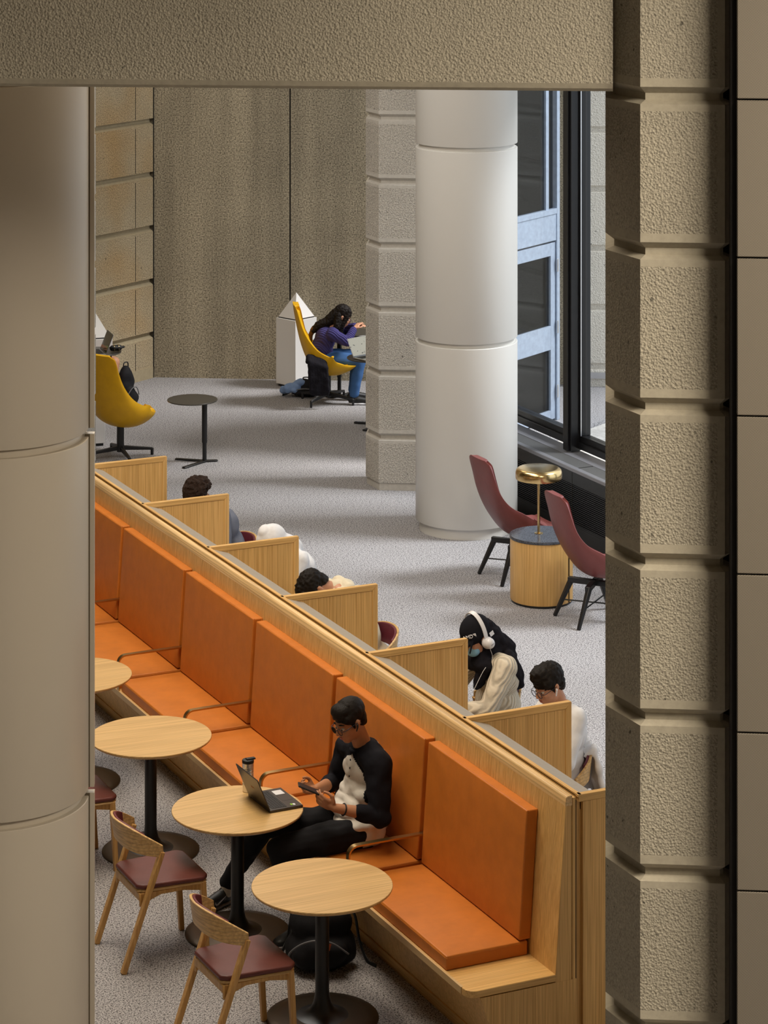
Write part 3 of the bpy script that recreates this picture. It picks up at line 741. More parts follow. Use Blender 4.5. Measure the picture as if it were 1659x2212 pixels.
class Frame:
    def __init__(s,c,f,u):
        s.c=V(c); s.f=V(f).normalized(); s.s=V(u).cross(s.f).normalized(); s.u=s.f.cross(s.s)
    def __call__(s,a,b,d): return s.c+s.f*a+s.s*b+s.u*d
    @property
    def ax(s): return (s.f,s.s,s.u)
def head_skin(b,F):
    A=F.ax
    b.ball(F(-.012,0,.035),(.092,.073,.088),A); b.ball(F(.022,0,-.03),(.068,.060,.078),A); b.ball(F(.050,0,-.088),(.030,.030,.026),A)
    b.ball(F(.012,.0,-.065),(.055,.056,.045),A)
    b.ball(F(.068,0,.018),(.020,.052,.016),A)                       # brow
    b.cap(F(.080,0,.008),F(.102,0,-.030),.009,.012); b.ball(F(.094,.010,-.034),.008,A); b.ball(F(.094,-.010,-.034),.008,A)
    for s in (-1,1):
        b.ball(F(.055,s*.036,-.028),(.026,.022,.022),A)             # cheek
        b.ball(F(-.006,s*.074,-.008),(.017,.009,.030),A); b.ball(F(-.012,s*.080,.002),(.014,.008,.020),A)
    b.ball(F(.080,0,-.058),(.014,.024,.010),A); b.ball(F(.078,0,-.072),(.013,.020,.009),A)
def face(F,par,lip=LIP):
    for s in (-1,1):
        e=Blob(); e.ball(F(.074,s*.031,-.004),(.010,.015,.0075),F.ax); e.build('eye',EYEW,par,.0035,1)
        e=Blob(); e.ball(F(.082,s*.031,-.006),(.0045,.0065,.006),F.ax); e.build('iris',EYED,par,.003,0)
        e=Blob(); e.chain([F(.082,s*.014,.022),F(.083,s*.034,.027),F(.070,s*.052,.021)],[.004,.0045,.003]); e.build('eyebrow',HAIR,par,.003,1)
    l=Blob(); l.ball(F(.088,0,-.058),(.008,.020,.005),F.ax); l.ball(F(.086,0,-.068),(.008,.017,.006),F.ax); l.build('lips',lip,par,.0032,1)
def glasses(F,par,r=.021):
    def f(bm):
        for s in (-1,1):
            c=F(.100,s*.032,-.010); tube(bm,[c+F.s*cos(t)*r*1.08+F.u*sin(t)*r for t in [k*2*pi/20 for k in range(20)]],.0022,6,True)
            tube(bm,[F(.100,s*.054,-.004),F(.085,s*.075,-.002),F(-.005,s*.084,.006),F(-.03,s*.080,-.012)],.0022,6)
        tube(bm,[F(.101,.011,-.004),F(.106,0,.0),F(.101,-.011,-.004)],.002,6)
    o=one('glasses',f,FRM,par,True)
    def f(bm):
        for s in (-1,1):
            c=F(.100,s*.032,-.010); vs=[bm.verts.new(c+F.s*cos(t)*r*1.08+F.u*sin(t)*r) for t in [k*2*pi/20 for k in range(20)]]; bm.faces.new(vs)
    one('lenses',f,SPEC,o)
def hand(b,wr,d,back,thumb,curl=.55,sc_=1.0,spread=.1,tcurl=.5):
    "wr wrist point, d finger direction, back = normal of the back of the hand, thumb=+1/-1 side"
    wr=V(wr); d=V(d).normalized(); n=V(back); n=(n-d*n.dot(d)).normalized(); s=d.cross(n)*thumb
    b.ball(wr+d*.045*sc_,(.048*sc_,.013*sc_,.036*sc_),(d,n,s)); b.cap(wr,wr+d*.03,.024*sc_,.020*sc_)
    b.cap(wr+d*.05*sc_+s*.024*sc_,wr+d*.078*sc_+s*.024*sc_,.013*sc_,.0105*sc_); b.cap(wr+d*.05*sc_-s*.022*sc_,wr+d*.074*sc_-s*.024*sc_,.012*sc_,.0095*sc_)
    for k,(o,L,r) in enumerate(((.0285,.072,.0085),(.0095,.080,.0088),(-.0100,.074,.0083),(-.0285,.058,.0074))):
        p=wr+d*(.083-.004*abs(k-1))*sc_+s*o*sc_; a=0; dd=(d+s*(o*spread*8)).normalized(); rr=r*sc_
        for q,(fr,c) in enumerate(((.46,.7),(.31,1.0),(.23,.8))):
            a+=curl*c; v=dd*cos(a)-n*sin(a); e=p+v*L*fr*sc_; b.cap(p,e,rr,rr*.92,10); p=e; rr*=.92
    p=wr+d*.022*sc_+s*.026*sc_; v=(d*.62+s*.75-n*.25).normalized(); e=p+v*.038*sc_; b.cap(p,e,.0135*sc_,.011*sc_,10)
    v=(d*.85+s*(.75-tcurl)-n*(.15+.2*tcurl)).normalized(); e2=e+v*.030*sc_; b.cap(e,e2,.011*sc_,.0098*sc_,10); v=(d*.95+s*(.5-tcurl)-n*.2*tcurl).normalized(); b.cap(e2,e2+v*.024*sc_,.0098*sc_,.0085*sc_,10)
def segdist(p,a,b):
    ab=b-a; t=max(0,min(1,(p-a).dot(ab)/ab.length_squared)); return (p-(a+ab*t)).length
def shoe(par,heel,toe,mat,sole,lab=None,h=.085):
    heel,toe=V(heel),V(toe); d=(toe-heel).normalized(); s=V((0,0,1)).cross(d); L=(toe-heel).length; U=V((0,0,1))
    b=Blob(); b.ball(heel+d*.06+U*.045,(.07,.038,.045),(d,s,U)); b.ball(heel+d*.055+U*.075,(.045,.034,.035),(d,s,U)); b.cap(heel+d*.10+U*.055,heel+d*(L-.06)+U*.038,.042,.034); b.ball(heel+d*(L-.06)+U*.034,(.06,.045,.032),(d,s,U))
    o=b.build('shoe',mat,par,.006,3)
    b=Blob(); b.ball(heel+d*.06+U*.014,(.075,.044,.014),(d,s,U)); b.ball(heel+d*.15+U*.014,(.10,.046,.014),(d,s,U)); b.ball(heel+d*(L-.06)+U*.014,(.068,.050,.014),(d,s,U)); b.build('sole',sole,o,.006,2)
    return o,d,s
# ---------------------------------------------------------------- the man on the bench
man=thing('person','person in black and grey raglan shirt and glasses on bench holding phone','person',(6.8,14.84,0))
O=V((6.8,14.84,0))
class Rel:
    pass
def rel(p): return V(p)-O
F=Frame(rel((6.745,14.79,1.236)),(-.93,-.17,-.34),(-.33,0,.94))
nb=rel((6.862,14.83,1.065)); shL=rel((6.868,14.652,1.0)); shR=rel((6.848,15.03,.99)); elL=rel((6.83,14.555,.735)); elR=rel((6.80,15.12,.76))
wrL=rel((6.575,14.625,.80)); wrR=rel((6.555,14.86,.835))
hipL=rel((6.82,14.75,.585)); hipR=rel((6.82,14.94,.585)); knL=rel((6.285,14.765,.562)); knR=rel((6.34,15.13,.565)); anL=rel((6.43,14.78,.10)); anR=rel((6.225,15.44,.13))
b=Blob(); head_skin(b,F)
b.cap(nb+V((-.0,0,-.03)),F(-.025,0,-.06),.058,.052)
b.ball(rel((6.87,14.84,.92)),(.10,.16,.14)); b.ball(rel((6.85,14.84,.74)),(.10,.14,.14)); b.ball(rel((6.83,14.84,.60)),(.11,.15,.10))
for sh,el,wr in ((shL,elL,wrL),(shR,elR,wrR)): b.chain([nb,sh,el,el.lerp(wr,.35),wr],[.055,.052,.040,.040,.026])
for h,k,a in ((hipL,knL,anL),(hipR,knR,anR)): b.chain([h,k,a],[.075,.05,.035])
hand(b,wrL,(-.80,.30,.46),(-.25,-.85,-.35),1,.62,1.0,.1,.75)
hand(b,wrR,(-.93,-.10,.28),(.0,.80,-.6),-1,.75,1.0,.1,.7)
b.build('body',SK1,man,.0048,3)
face(F,man); glasses(F,man)
b=Blob()
b.ball(F(-.020,0,.052),(.103,.083,.086),F.ax); b.ball(F(.034,0,.088),(.058,.070,.042),F.ax); b.ball(F(.058,.008,.070),(.034,.058,.022),F.ax); b.ball(F(-.060,0,.0),(.052,.066,.068),F.ax); b.ball(F(-.078,0,-.035),(.026,.048,.035),F.ax)
for s in (-1,1): b.cap(F(.018,s*.066,.02),F(.016,s*.069,-.022),.014,.007); b.ball(F(.01,s*.058,.04),(.06,.026,.035),F.ax)
for k in range(9):
    t=-1.2+.3*k; b.cap(F(.0,.05*sin(t),.112),F(.084*cos(t),.076*sin(t),.066-.045*abs(sin(t))),.012,.006,8)
b.build('hair',HAIR,man,.0045,5,None,(.002,45))
# ear buds
b=Blob(); b.ball(F(.002,.086,-.006),.007); b.cap(F(.004,.090,-.010),F(.020,.086,-.034),.005,.004); b.build('earbud',RUB,man,.0025,1)
# shirt
b=Blob()
b.ball(rel((6.872,14.84,.93)),(.118,.178,.135)); b.ball(rel((6.865,14.84,.80)),(.120,.165,.15)); b.ball(rel((6.835,14.84,.68)),(.145,.168,.12)); b.ball(rel((6.84,14.84,.60)),(.158,.185,.085))
b.ball(rel((6.80,14.80,.64)),(.140,.170,.060)); b.ball(rel((6.825,14.72,.585)),(.13,.085,.085)); b.ball(rel((6.745,14.84,.70)),(.085,.14,.05)); b.cap(rel((6.76,14.72,.745)),rel((6.76,14.95,.74)),.042,.04); b.cap(rel((6.80,14.70,.80)),rel((6.78,14.93,.79)),.045,.04)
b.chain([nb+V((.01,0,-.045)),shL,elL.lerp(shL,.45),elL,elL.lerp(wrL,.42)],[.094,.086,.072,.062,.050]); b.chain([nb+V((.01,0,-.045)),shR,elR,elR.lerp(wrR,.40)],[.092,.080,.060,.048])
b.ball(elL.lerp(wrL,.18),(.058,.05,.056)); b.ball(elL+V((.01,0,-.01)),.062)
cn,n1,n2=nb+V((0,-.05,.0)),nb+V((0,.05,.0)),None
def shirtmat(p):
    if segdist(p,rel((6.86,14.77,1.06)),shL)<.104 or segdist(p,shL,elL)<.098 or segdist(p,elL,wrL)<.085: 
        return 1 if not (p.x>rel((6.93,0,0)).x+.012 and p.y>shL.y+.02) else 0
    if segdist(p,rel((6.86,14.89,1.06)),shR)<.108 or segdist(p,shR,elR)<.094 or segdist(p,elR,wrR)<.08: return 1
    return 0
sh_=b.build('shirt',[GREYM,NAVYB],man,.0065,3,shirtmat,(.011,16))
def f(bm):
    pts=[]
    for k in range(20):
        t=k*2*pi/20; pts.append(nb+V((-.015+.068*cos(t),.066*sin(t),.008+.024*cos(t)-.012)))
    tube(bm,pts,.012,8,True)
one('collar',f,NAVYB,sh_,True)
for k in range(3):
    one('button',lambda m:lathe(m,[(0,0),(.006,0),(.006,.003),(0,.003)],12),RUB,sh_).matrix_local=Matrix.Translation(rel((6.757-.004*k,14.80,1.0-.048*k)))@Matrix.Rotation(R(-80),4,'Y')
# trousers
b=Blob(); b.ball(rel((6.83,14.845,.585)),(.14,.172,.085))
b.chain([hipL+V((0,-.01,0)),hipL.lerp(knL,.5)+V((0,-.01,0)),knL,knL.lerp(anL,.45),anL],[.098,.096,.076,.066,.055]); b.chain([hipR,hipR.lerp(knR,.5),knR,knR.lerp(anR,.45),anR],[.096,.090,.074,.064,.050])
b.build('trousers',BLKJ,man,.0075,3,None,(.010,14))
b=Blob(); b.cap(anR+V((0,0,-.02)),anR+V((-.005,0,-.055)),.040,.038); b.build('sock',GREYM,man,.006,2)
o,d,s=shoe(man,rel((6.255,15.47,0)),rel((5.985,15.33,0)),RUB,plain('grey_sole',(.25,.22,.22),.6))
def f(bm):
    cpt=rel((6.13,15.405,.055)); q=-s if s.y>0 else s
    P=lambda a,z:cpt+q*.047+d*a+V((0,0,z))
    pts=[P(-.055,.022),P(.03,-.006),P(.045,-.002),P(.048,.012),P(.052,-.004),P(.040,-.016),P(.02,-.014)]
    bm.faces.new([bm.verts.new(p) for p in pts]); bm.faces.new([bm.verts.new(p+q*.002) for p in pts])
one('white_swoosh_mark',f,WPL,o)
shoe(man,rel((6.49,14.79,0)),rel((6.22,14.70,0)),RUB,plain('grey_sole2',(.25,.22,.22),.6))
one('wristband',lambda m:tube(m,[wrL.lerp(elL,.20)+V((.0,0,0))+a for a in [ (V((.0,1,0))*cos(t)+V((.28,0,.96))*sin(t))*.033 for t in [k*2*pi/20 for k in range(20)]]],.0045,6,True),RUB,man,True)
# phone
ph=thing('smartphone','black smartphone held in the hands of the man on the bench','phone',(6.455,14.715,.90))
pd=V((-.80,.30,.38)).normalized(); pn=V((.30,-.10,.92)); pn=(pn-pd*pn.dot(pd)).normalized(); ps=pn.cross(pd)
Mx=Matrix((pd,ps,pn)).transposed().to_4x4()
o=one('phone_case',lambda b:box(b,-.075,.075,-.037,.037,-.0055,.004),RUB,ph,None,(.004,3)); o.matrix_local=Mx
o=one('screen',lambda b:box(b,-.070,.070,-.033,.033,.004,.0046),plain('dark_phone_glass',(.02,.02,.025),.35),ph); o.matrix_local=Mx
# ---------------------------------------------------------------- seated readers, own axes: x forward, y left
def sitter(label,loc,rz,head,hf,skin,shirt,legs,hair=None,hairfn=None,fc=False,arms=None,sleeve=1.0,vox=.008,pelvis=(0,0,.575),shirtfn=None,kn=(.42,.52),feet=(.40,.0),wr=.006,name='person',bulk=1.0):
    t=thing(name,label,'person',loc,rz); F=Frame(head,hf,(hf[2]*-1 if hf[0]>=0 else 0,0,max(.25,hf[0])) if abs(hf[2])>.01 else (0,0,1))
    P=V(pelvis); nb=F(-.045,0,-.155); ch=nb.lerp(P,.34)+V((-.035,0,-.0)); be=nb.lerp(P,.7)+V((-.02,0,0))
    sL=nb+V((-.01,.165*bulk,-.05)); sR=nb+V((-.01,-.165*bulk,-.05))
    arms=arms or [((.16,.24,.76),(.38,.13,.77)),((.16,-.24,.76),(.38,-.13,.77))]
    b=Blob(); head_skin(b,F); b.cap(nb+V((0,0,-.02)),F(-.025,0,-.06),.052,.050); b.ball(ch,(.09,.14,.12)); b.ball(be,(.09,.13,.12)); b.ball(P,(.10,.15,.09))
    for sh,(el,w),sd in ((sL,arms[0],-1),(sR,arms[1],1)):
        el,w=V(el),V(w); b.chain([nb,sh,el,w],[.05,.045,.038,.026]); dd=(w-el).normalized(); hand(b,w,(dd+V((.2,0,-.05))).normalized(),(0,0,1),sd,.35,.95)
    for s in (-1,1): b.chain([P+V((0,s*.09,0)),V((P.x+kn[0],s*.12,kn[1])),V((P.x+feet[0],s*.11,.10))],[.07,.05,.035])
    b.build('body',skin,t,max(.0055,vox*.8),3)
    if fc: face(F,t)
    b=Blob(); b.ball(ch,(.118*bulk,.165*bulk,.145)); b.ball(be,(.125*bulk,.165*bulk,.16)); b.ball(P+V((0,0,.03)),(.135*bulk,.175*bulk,.10)); b.cap(nb+V((0,.0,-.05)),nb+V((0,0,-.01)),.085,.066)
    for sh,(el,w) in ((sL,arms[0]),(sR,arms[1])):
        el,w=V(el),V(w); b.chain([nb+V((0,0,-.05)),sh,sh.lerp(el,.5),el],[.075,.074*bulk,.064*bulk,.054*bulk])
        if sleeve>0: b.chain([el,el.lerp(w,sleeve*.9)],[.054*bulk,.042])
    if shirtfn: shirtfn(b,F,nb,ch)
    b.build('shirt',shirt,t,vox,3,None,(wr,15))
    b=Blob(); b.ball(P+V((0,0,-.01)),(.135,.17,.085))
    for s in (-1,1): b.chain([P+V((0,s*.09,0)),V((P.x+kn[0],s*.12,kn[1])),V((P.x+feet[0],s*.11,.12))],[.093,.073,.055])
    b.build('trousers',legs,t,.010,3,None,(.006,14))
    for s in (-1,1): shoe(t,(P.x+feet[0]-.06,s*.11,0),(P.x+feet[0]+.21,s*.13,0),RUB,WPL)
    if hairfn:
        b=Blob(); hairfn(b,F); b.build('hair',hair,t,.0055,1 if hair is HAIRC else 2,None,(.010,42) if hair is HAIRC else (.006,55))
    return t,F,nb,ch
def shorthair(b,F):
    A=F.ax; b.ball(F(-.015,0,.050),(.108,.085,.092),A); b.ball(F(.055,0,.080),(.048,.060,.034),A); b.ball(F(-.060,0,.0),(.052,.068,.070),A); b.ball(F(-.078,0,-.04),(.026,.048,.036),A); b.ball(F(.03,0,.105),(.07,.06,.034),A)
    for s in (-1,1): b.cap(F(.018,s*.068,.02),F(.014,s*.071,-.03),.012,.006); b.ball(F(.01,s*.060,.045),(.06,.026,.035),A)
    for k in range(34):
        t=random.uniform(-pi,pi); r=random.uniform(.3,1); p=F(-.01+.085*r*cos(t),.07*r*sin(t),.135-.05*r*r); b.cap(p,p+F.f*random.uniform(.01,.03)+F.s*random.uniform(-.02,.02)+F.u*.008,.012,.006,8)
def fringehair(b,F):
    shorthair(b,F); b.ball(F(.070,0,.045),(.030,.060,.040),F.ax)
    for k in range(18):
        y=random.uniform(-.06,.06); b.cap(F(.06,y,.10),F(.092-abs(y)*.4,y*1.05,.018+random.uniform(-.015,.01)),.012,.005,8)
def curly(b,F):
    b.ball(F(-.015,0,.055),(.112,.096,.092),F.ax)
    for k in range(230):
        z=random.uniform(-.35,1); t=random.uniform(0,2*pi); q=(1-z*z)**.5; b.ball(F(-.02+.112*q*cos(t),.096*q*sin(t),.045+.098*z),random.uniform(.011,.019),None,5)
PI=pi
# glasses reader nearest
sx,sy=8.17,14.95
t,F,nb,ch=sitter('person with wavy black hair, wire glasses and white earbud in white shirt',(8.27,sy,0),PI,(.10,.02,1.215),(.93,.12,-.34),SK2,WHT,BLKJ,HAIR,shorthair,True,arms=[((.10,.25,.80),(.32,.16,.80)),((.14,-.22,.82),(.28,-.05,.98))])
glasses(F,t)
b=Blob(); b.ball(F(.004,.088,-.008),.007); b.cap(F(.006,.092,-.010),F(.022,.090,-.040),.005,.0042); b.build('earbud',WPL,t,.0025,1)
# black cap, white headphones, black scarf
t,F,nb,ch=sitter('person in black cap, white headphones, black scarf and cream ribbed sweater',(8.42,16.10,0),PI,(.165,.02,1.185),(.88,.14,-.44),SK2,CREAM,BLKJ,None,None,True,arms=[((.20,.26,.78),(.44,.15,.78)),((.20,-.24,.78),(.44,-.12,.78))],bulk=1.15)
def f(b):
    b.ball(F(-.015,0,.052),(.112,.092,.098),F.ax); b.ball(F(-.005,0,.035),(.112,.092,.055),F.ax); b.ball(F(.042,0,.018),(.060,.076,.036),F.ax); return b
f(Blob()).build('cap',NAVYB,t,.006,3)
b=Blob()
for k in range(9):
    a=(k-4)/4; b.cap(F(.065,a*.066,.045-.012*a*a),F(.175-.045*a*a,a*.082,.018-.034*a*a),.009,.006,8)
b.build('cap_brim',NAVYB,t,.005,2)
Mt=Matrix((-F.f*.25+F.s*.0+(-F.f*.0),F.u,F.s)).to_4x4()
zf=(F.f*.80+F.s*.60).normalized(); yf=(F.u-zf*F.u.dot(zf)).normalized(); xf=yf.cross(zf)
def place(c,x,y,z): 
    m=Matrix((x,y,z)).transposed().to_4x4(); m.translation=c; return m
text('cap_logo_lettering','AMD\u25E5',.034,WPL,t,place(F(-.012,0,.068)+zf*.1075,xf,(yf-zf*.22).normalized(),zf),.003)
b=Blob(); b.ball(F(-.035,0,-.03),(.085,.090,.095),F.ax); b.ball(F(-.07,0,-.02),(.055,.080,.10),F.ax); b.ball(F(.015,0,-.112),(.075,.072,.040),F.ax); b.cap(nb+V((.0,0,.05)),nb+V((.02,0,-.02)),.085,.12)
b.ball(nb+V((.06,.05,-.05)),(.11,.12,.06)); b.ball(nb+V((.07,-.05,-.06)),(.10,.11,.06)); b.chain([F(-.09,0,.02),nb+V((-.105,.02,.02)),nb+V((-.145,.03,-.11)),nb+V((-.165,.04,-.21))],[.06,.065,.055,.045]); b.chain([nb+V((-.09,.10,-.02)),nb+V((-.14,.11,-.12)),nb+V((-.16,.11,-.20))],[.05,.045,.035]); b.chain([nb+V((.08,.08,-.06)),nb+V((.12,.05,-.18))],[.06,.035])
b.build('scarf',SCARF,t,.007,2,None,(.012,26))
b=Blob(); b.ball(F(.062,0,-.055),(.046,.058,.045),F.ax); b.build('face_mask',MASK,t,.005,2)
def f(bm):
    rows=[]
    for k in range(25):
        th=-pi*.5-.18+ (pi+.36)*k/24; c=F(-.018-.03*cos(th),.104*sin(th),.03+.128*cos(th)*1.0); o_=(F.s*sin(th)+F.u*cos(th))
        rows.append([c+F.f*.014,c+F.f*.014+o_*.007,c-F.f*.014+o_*.007,c-F.f*.014,c+F.f*.014])
    gridmesh(bm,rows)
hp=one('headphones',f,WPL,t,50)
for s in (-1,1):
    b=Blob(); c=F(-.010,s*.100,-.028); b.cap(c,c+F.s*s*.022,.040,.036,24); b.build('ear_cup',WPL,hp,.004,2)
text('headphone_lettering','SONY',.010,plain('grey_print',(.25,.25,.27),.5),t,place(F(-.010,.161,-.028),-F.f,F.u,F.s),.0012)
one('scarf_label',lambda m:box(m,-.016,.016,-.014,.014,-.001,.001),WPL,t).matrix_local=place(F(-.07,.092,.0),-F.f,F.u,F.s)
one('headphone_cable',lambda m:tube(m,spline([F(.0,.115,-.068),F(.02,.12,-.13),nb+V((.13,.15,-.06)),nb+V((.20,.13,-.20))],5),.002,6),WPL,t,True)
# leaning reader with hood
def hood(b,F,nb,ch):
    b.ball(nb+V((-.07,0,.0)),(.075,.11,.05)); b.cap(nb+V((-.06,-.09,.01)),nb+V((-.06,.09,.01)),.045,.045); b.ball(ch+V((-.05,0,.05)),(.12,.15,.12))
sitter('person with dark tousled hair bent forward, cream hood, behind the middle divider',(8.27,17.76,0),PI,(.44,.0,1.135),(.40,.0,-.92),SK2,OFFW,BLKJ,HAIR,fringehair,False,arms=[((.30,.24,.79),(.52,.12,.77)),((.30,-.24,.79),(.52,-.12,.77))],shirtfn=hood)
def hood2(b,F,nb,ch):
    b.ball(F(-.03,0,.02),(.125,.098,.115),F.ax); b.ball(F(-.055,0,.105),(.06,.06,.045),F.ax); b.cap(nb,F(-.04,0,-.05),.10,.09)
sitter('person with a white hood up, hunched behind the divider in front of the curly-haired person',(8.30,18.98,0),PI,(.30,.02,1.125),(.55,.0,-.83),SK2,WHT,BLKJ,None,None,False,shirtfn=hood2,arms=[((.28,.25,.79),(.48,.12,.77)),((.28,-.25,.79),(.48,-.12,.77))])
sitter('person with curly brown hair and grey sweatshirt at the farthest carrel',(8.28,20.42,0),PI,(.30,.0,1.165),(.80,.0,-.60),SK3,GRS,BLKJ,HAIRC,curly,False)
# woman in purple (faces right)
def longhair(b,F):
    b.ball(F(-.015,0,.045),(.104,.084,.092),F.ax); b.ball(F(-.05,0,-.02),(.070,.080,.10),F.ax)
    for s in (-1,1): b.chain([F(.035,s*.045,.09),F(.045,s*.074,.02),F(.03,s*.078,-.07),F(.045,s*.07,-.17),F(.03,s*.06,-.24)],[.03,.022,.028,.030,.016])
    b.chain([F(-.07,0,.0),F(-.12,0,-.12),F(-.20,0,-.20),F(-.235,0,-.28)],[.07,.065,.05,.035]); b.chain([F(-.05,-.04,.0),F(-.02,-.085,-.12),F(-.03,-.09,-.2)],[.05,.04,.02])
wp=W(-.70,30.62)
t,F,nb,ch=sitter('woman with long black hair, purple cable sweater and jeans on yellow chair',(wp.x,wp.y,0),R(-21),(.235,.0,.965),(.90,.0,-.42),SK2,PURP,JEAN,HAIRL,longhair,True,pelvis=(-.02,0,.50),kn=(.44,.50),feet=(.38,0),arms=[((.28,.20,.78),(.38,.08,.84)),((.27,-.20,.72),(.36,-.08,.84))])
glasses(F,t)
b=Blob(); b.chain([F(-.235,.0,-.26),F(-.24,.0,-.33),F(-.20,0,-.40)],[.034,.026,.012]); b.build('hair_tips',HAIRT,t,.006,2)
# bare-kneed reader at far left
kp=W(-3.56,29.95)
sitter('person with bare knees under the grey laptop table, mostly hidden by columns',(kp.x,kp.y,0),R(-24),(.16,0,1.17),(.9,0,-.3),SK2,cloth('green_print_cotton',(.35,.42,.16)),SK2,HAIR,shorthair,False,pelvis=(0,0,.53),kn=(.58,.56),feet=(.56,0),wr=.002,arms=[((.10,.24,.78),(.26,.12,.80)),((.10,-.24,.78),(.26,-.12,.80))])
# ================================================================ CARRIED THINGS
def laptop(label,loc,rz,ang,body,w=.325,d=.215,th=.016,glow=None,lidtxt=None,deckc=None):
    t=thing('laptop',label,'laptop',loc,rz)
    one('base',lambda b:box(b,0,d,-w/2,w/2,0,th),body,t,None,(.003,2))
    keym=plain('laptop_keys',(.012,.012,.013),.5)
    def f(bm):
        for r in range(6):
            for c in range(14):
                x=.022+r*.0165; y=-w/2+.022+c*(w-.044)/14; box(bm,x,x+.0135,y+.001,y+(w-.044)/14-.002,th,th+.0016)
    one('keyboard',f,keym,t)
    one('touchpad',lambda b:box(b,d*.62,d*.93,-.05,.05,th,th+.0006),deckc or body,t)
    M=Matrix.Translation((0.004,0,th))@Matrix.Rotation(-R(ang-90),4,'Y')
    lid=one('lid',lambda b:box(b,-.006,.0,-w/2,w/2,0,d*.97),body,t,None,(.003,2)); lid.matrix_local=M
    sc_m=glow or plain('dark_screen',(.01,.01,.012),.1)
    one('screen',lambda b:box(b,.0001,.0012,-w/2+.006,w/2-.006,.014,d*.95),sc_m,lid)
    return t,lid
DKM=plain('dark_grey_laptop_metal',(.06,.055,.055),.32,.6)
lt,lid=laptop('dark grey open laptop on the oak table beside the tumbler','x',0,112,DKM) if False else laptop('dark grey open laptop on the oak table beside the tumbler',(6.262,15.03,.7352),R(1),113,DKM)
text('lid_lettering','ASUS',.020,plain('copper_print',(.55,.25,.10),.35,.5),lid,Matrix.Translation((-.0065,0,.105))@Matrix(((0,0,-1,0),(-1,0,0,0),(0,1,0,0),(0,0,0,1))))
one('paper_sticker',lambda b:(box(b,.135,.195,.055,.125,.0165,.0172)),WPL,lt); one('green_sticker',lambda b:box(b,.150,.162,-.135,-.112,.0165,.0171),plain('green_sticker',(.28,.62,.03),.4),lt); one('white_sticker',lambda b:box(b,.164,.178,-.140,-.115,.0165,.0171),WPL,lt)
STEEL,_n,_b=newmat('faceted_steel'); _b.inputs['Base Color'].default_value=(.82,.82,.82,1); _b.inputs['Metallic'].default_value=.8; _b.inputs['Roughness'].default_value=.3
tu=thing('tumbler','brushed steel travel tumbler with black lid behind the dark laptop','bottle',(6.287,15.262,.7352))
def f(bm):
    n=14; rings=[]
    for i in range(13):
        z=.045+.10*i/12; rings.append([bm.verts.new(((.0325+(.0022 if (k+i)%2 else -.0008))*cos(2*pi*(k+.5*(i%2))/n),(.0325+(.0022 if (k+i)%2 else -.0008))*sin(2*pi*(k+.5*(i%2))/n),z)) for k in range(n)])
    for a,b in zip(rings,rings[1:]):
        for k in range(n): bm.faces.new((a[k],a[(k+1)%n],b[(k+1)%n])); bm.faces.new((a[k],b[(k+1)%n],b[k]))
    lathe(bm,[(0,0),(.030,0),(.0325,.004),(.033,.045)],32); lathe(bm,[(.033,.145),(.0345,.15),(.0345,.175),(0,.175)],32)
one('steel_body',f,STEEL,tu)
one('lid',lambda b:(lathe(b,[(0,.172),(.0355,.172),(.036,.176),(.036,.187),(.033,.192),(0,.193)],32),box(b,-.012,.045,-.014,.014,.190,.199)),RUB,tu,None,(.002,2))
GM,_n,_b=newmat('laptop_page_screen')
_v=noise(_n,coords(_n,(1,26,40)),1,1); _n.links.new(ramp(_n,_v,[(.30,(.10,.10,.09)),(.36,(.55,.53,.44))]),_b.inputs['Emission Color']); _b.inputs['Emission Strength'].default_value=.75; _b.inputs['Base Color'].default_value=(.02,.02,.02,1)
p=W(-.215,29.50,.742); t,l2=laptop('silver laptop with a lit page on its screen, by the purple sweater',p,R(-72),118,SILVER,.32,.22,.014,GM)
p=W(-3.055,29.72,.742); t,l3=laptop('grey laptop with a white fruit emblem on its lid at far left',p,R(172),112,plain('space_grey_metal',(.20,.20,.21),.35,.5),.32,.225)
def f(bm):
    b=.018; pts=[(cos(t)*b*(1 if not (-.5<t<.5) else .72),sin(t)*b*1.05-.0) for t in [k*2*pi/24-pi for k in range(24)]]
    bm.faces.new([bm.verts.new((-.0068,x,.11+z)) for x,z in pts]); bm.faces.new([bm.verts.new((-.0068,x,z)) for x,z in [(.0,.131),(.008,.137),(.008,.146),(.001,.140)]])
one('white_emblem',f,WPL,l3)
# headphones lying on that table
hp=thing('headphones','black over-ear headphones with gold trim resting on far left table','headphones',W(-2.925,29.80,.742))
for s in (-1,1):
    b=Blob(); b.cap(V((s*.012,0,.036)),V((s*.040,0,.036)),.034,.032,20); b.build('ear_cup',RUB,hp,.005,2)
    one('gold_ring',lambda m:tube(m,[(s*.026,.034*cos(t),.036+.034*sin(t)) for t in [k*2*pi/20 for k in range(20)]],.0035,6,True),BRASS,hp,True)
one('headband',lambda m:tube(m,spline([(-.045,0,.036),(-.075,-.03,.05),(-.05,-.085,.055),(.05,-.085,.055),(.075,-.03,.05),(.045,0,.036)],6),.011,10),RUB,hp,True)
sp=thing('smartphone','small dark phone lying beside the grey laptop at far left','phone',W(-3.10,29.62,.742),R(-20))
one('phone_case',lambda b:box(b,-.07,.07,-.034,.034,0,.008),RUB,sp,None,(.003,2))
one('screen',lambda b:box(b,-.066,.066,-.03,.03,.008,.0085),DKGREY,sp)
cup=thing('paper_cup','small white cup on the table behind the woman in purple','cup',W(-.385,30.86,.742))
one('cup_body',lambda b:lathe(b,[(0,0),(.026,0),(.034,.075),(.031,.075),(.024,.004),(0,.004)],24),WPL,cup,40)
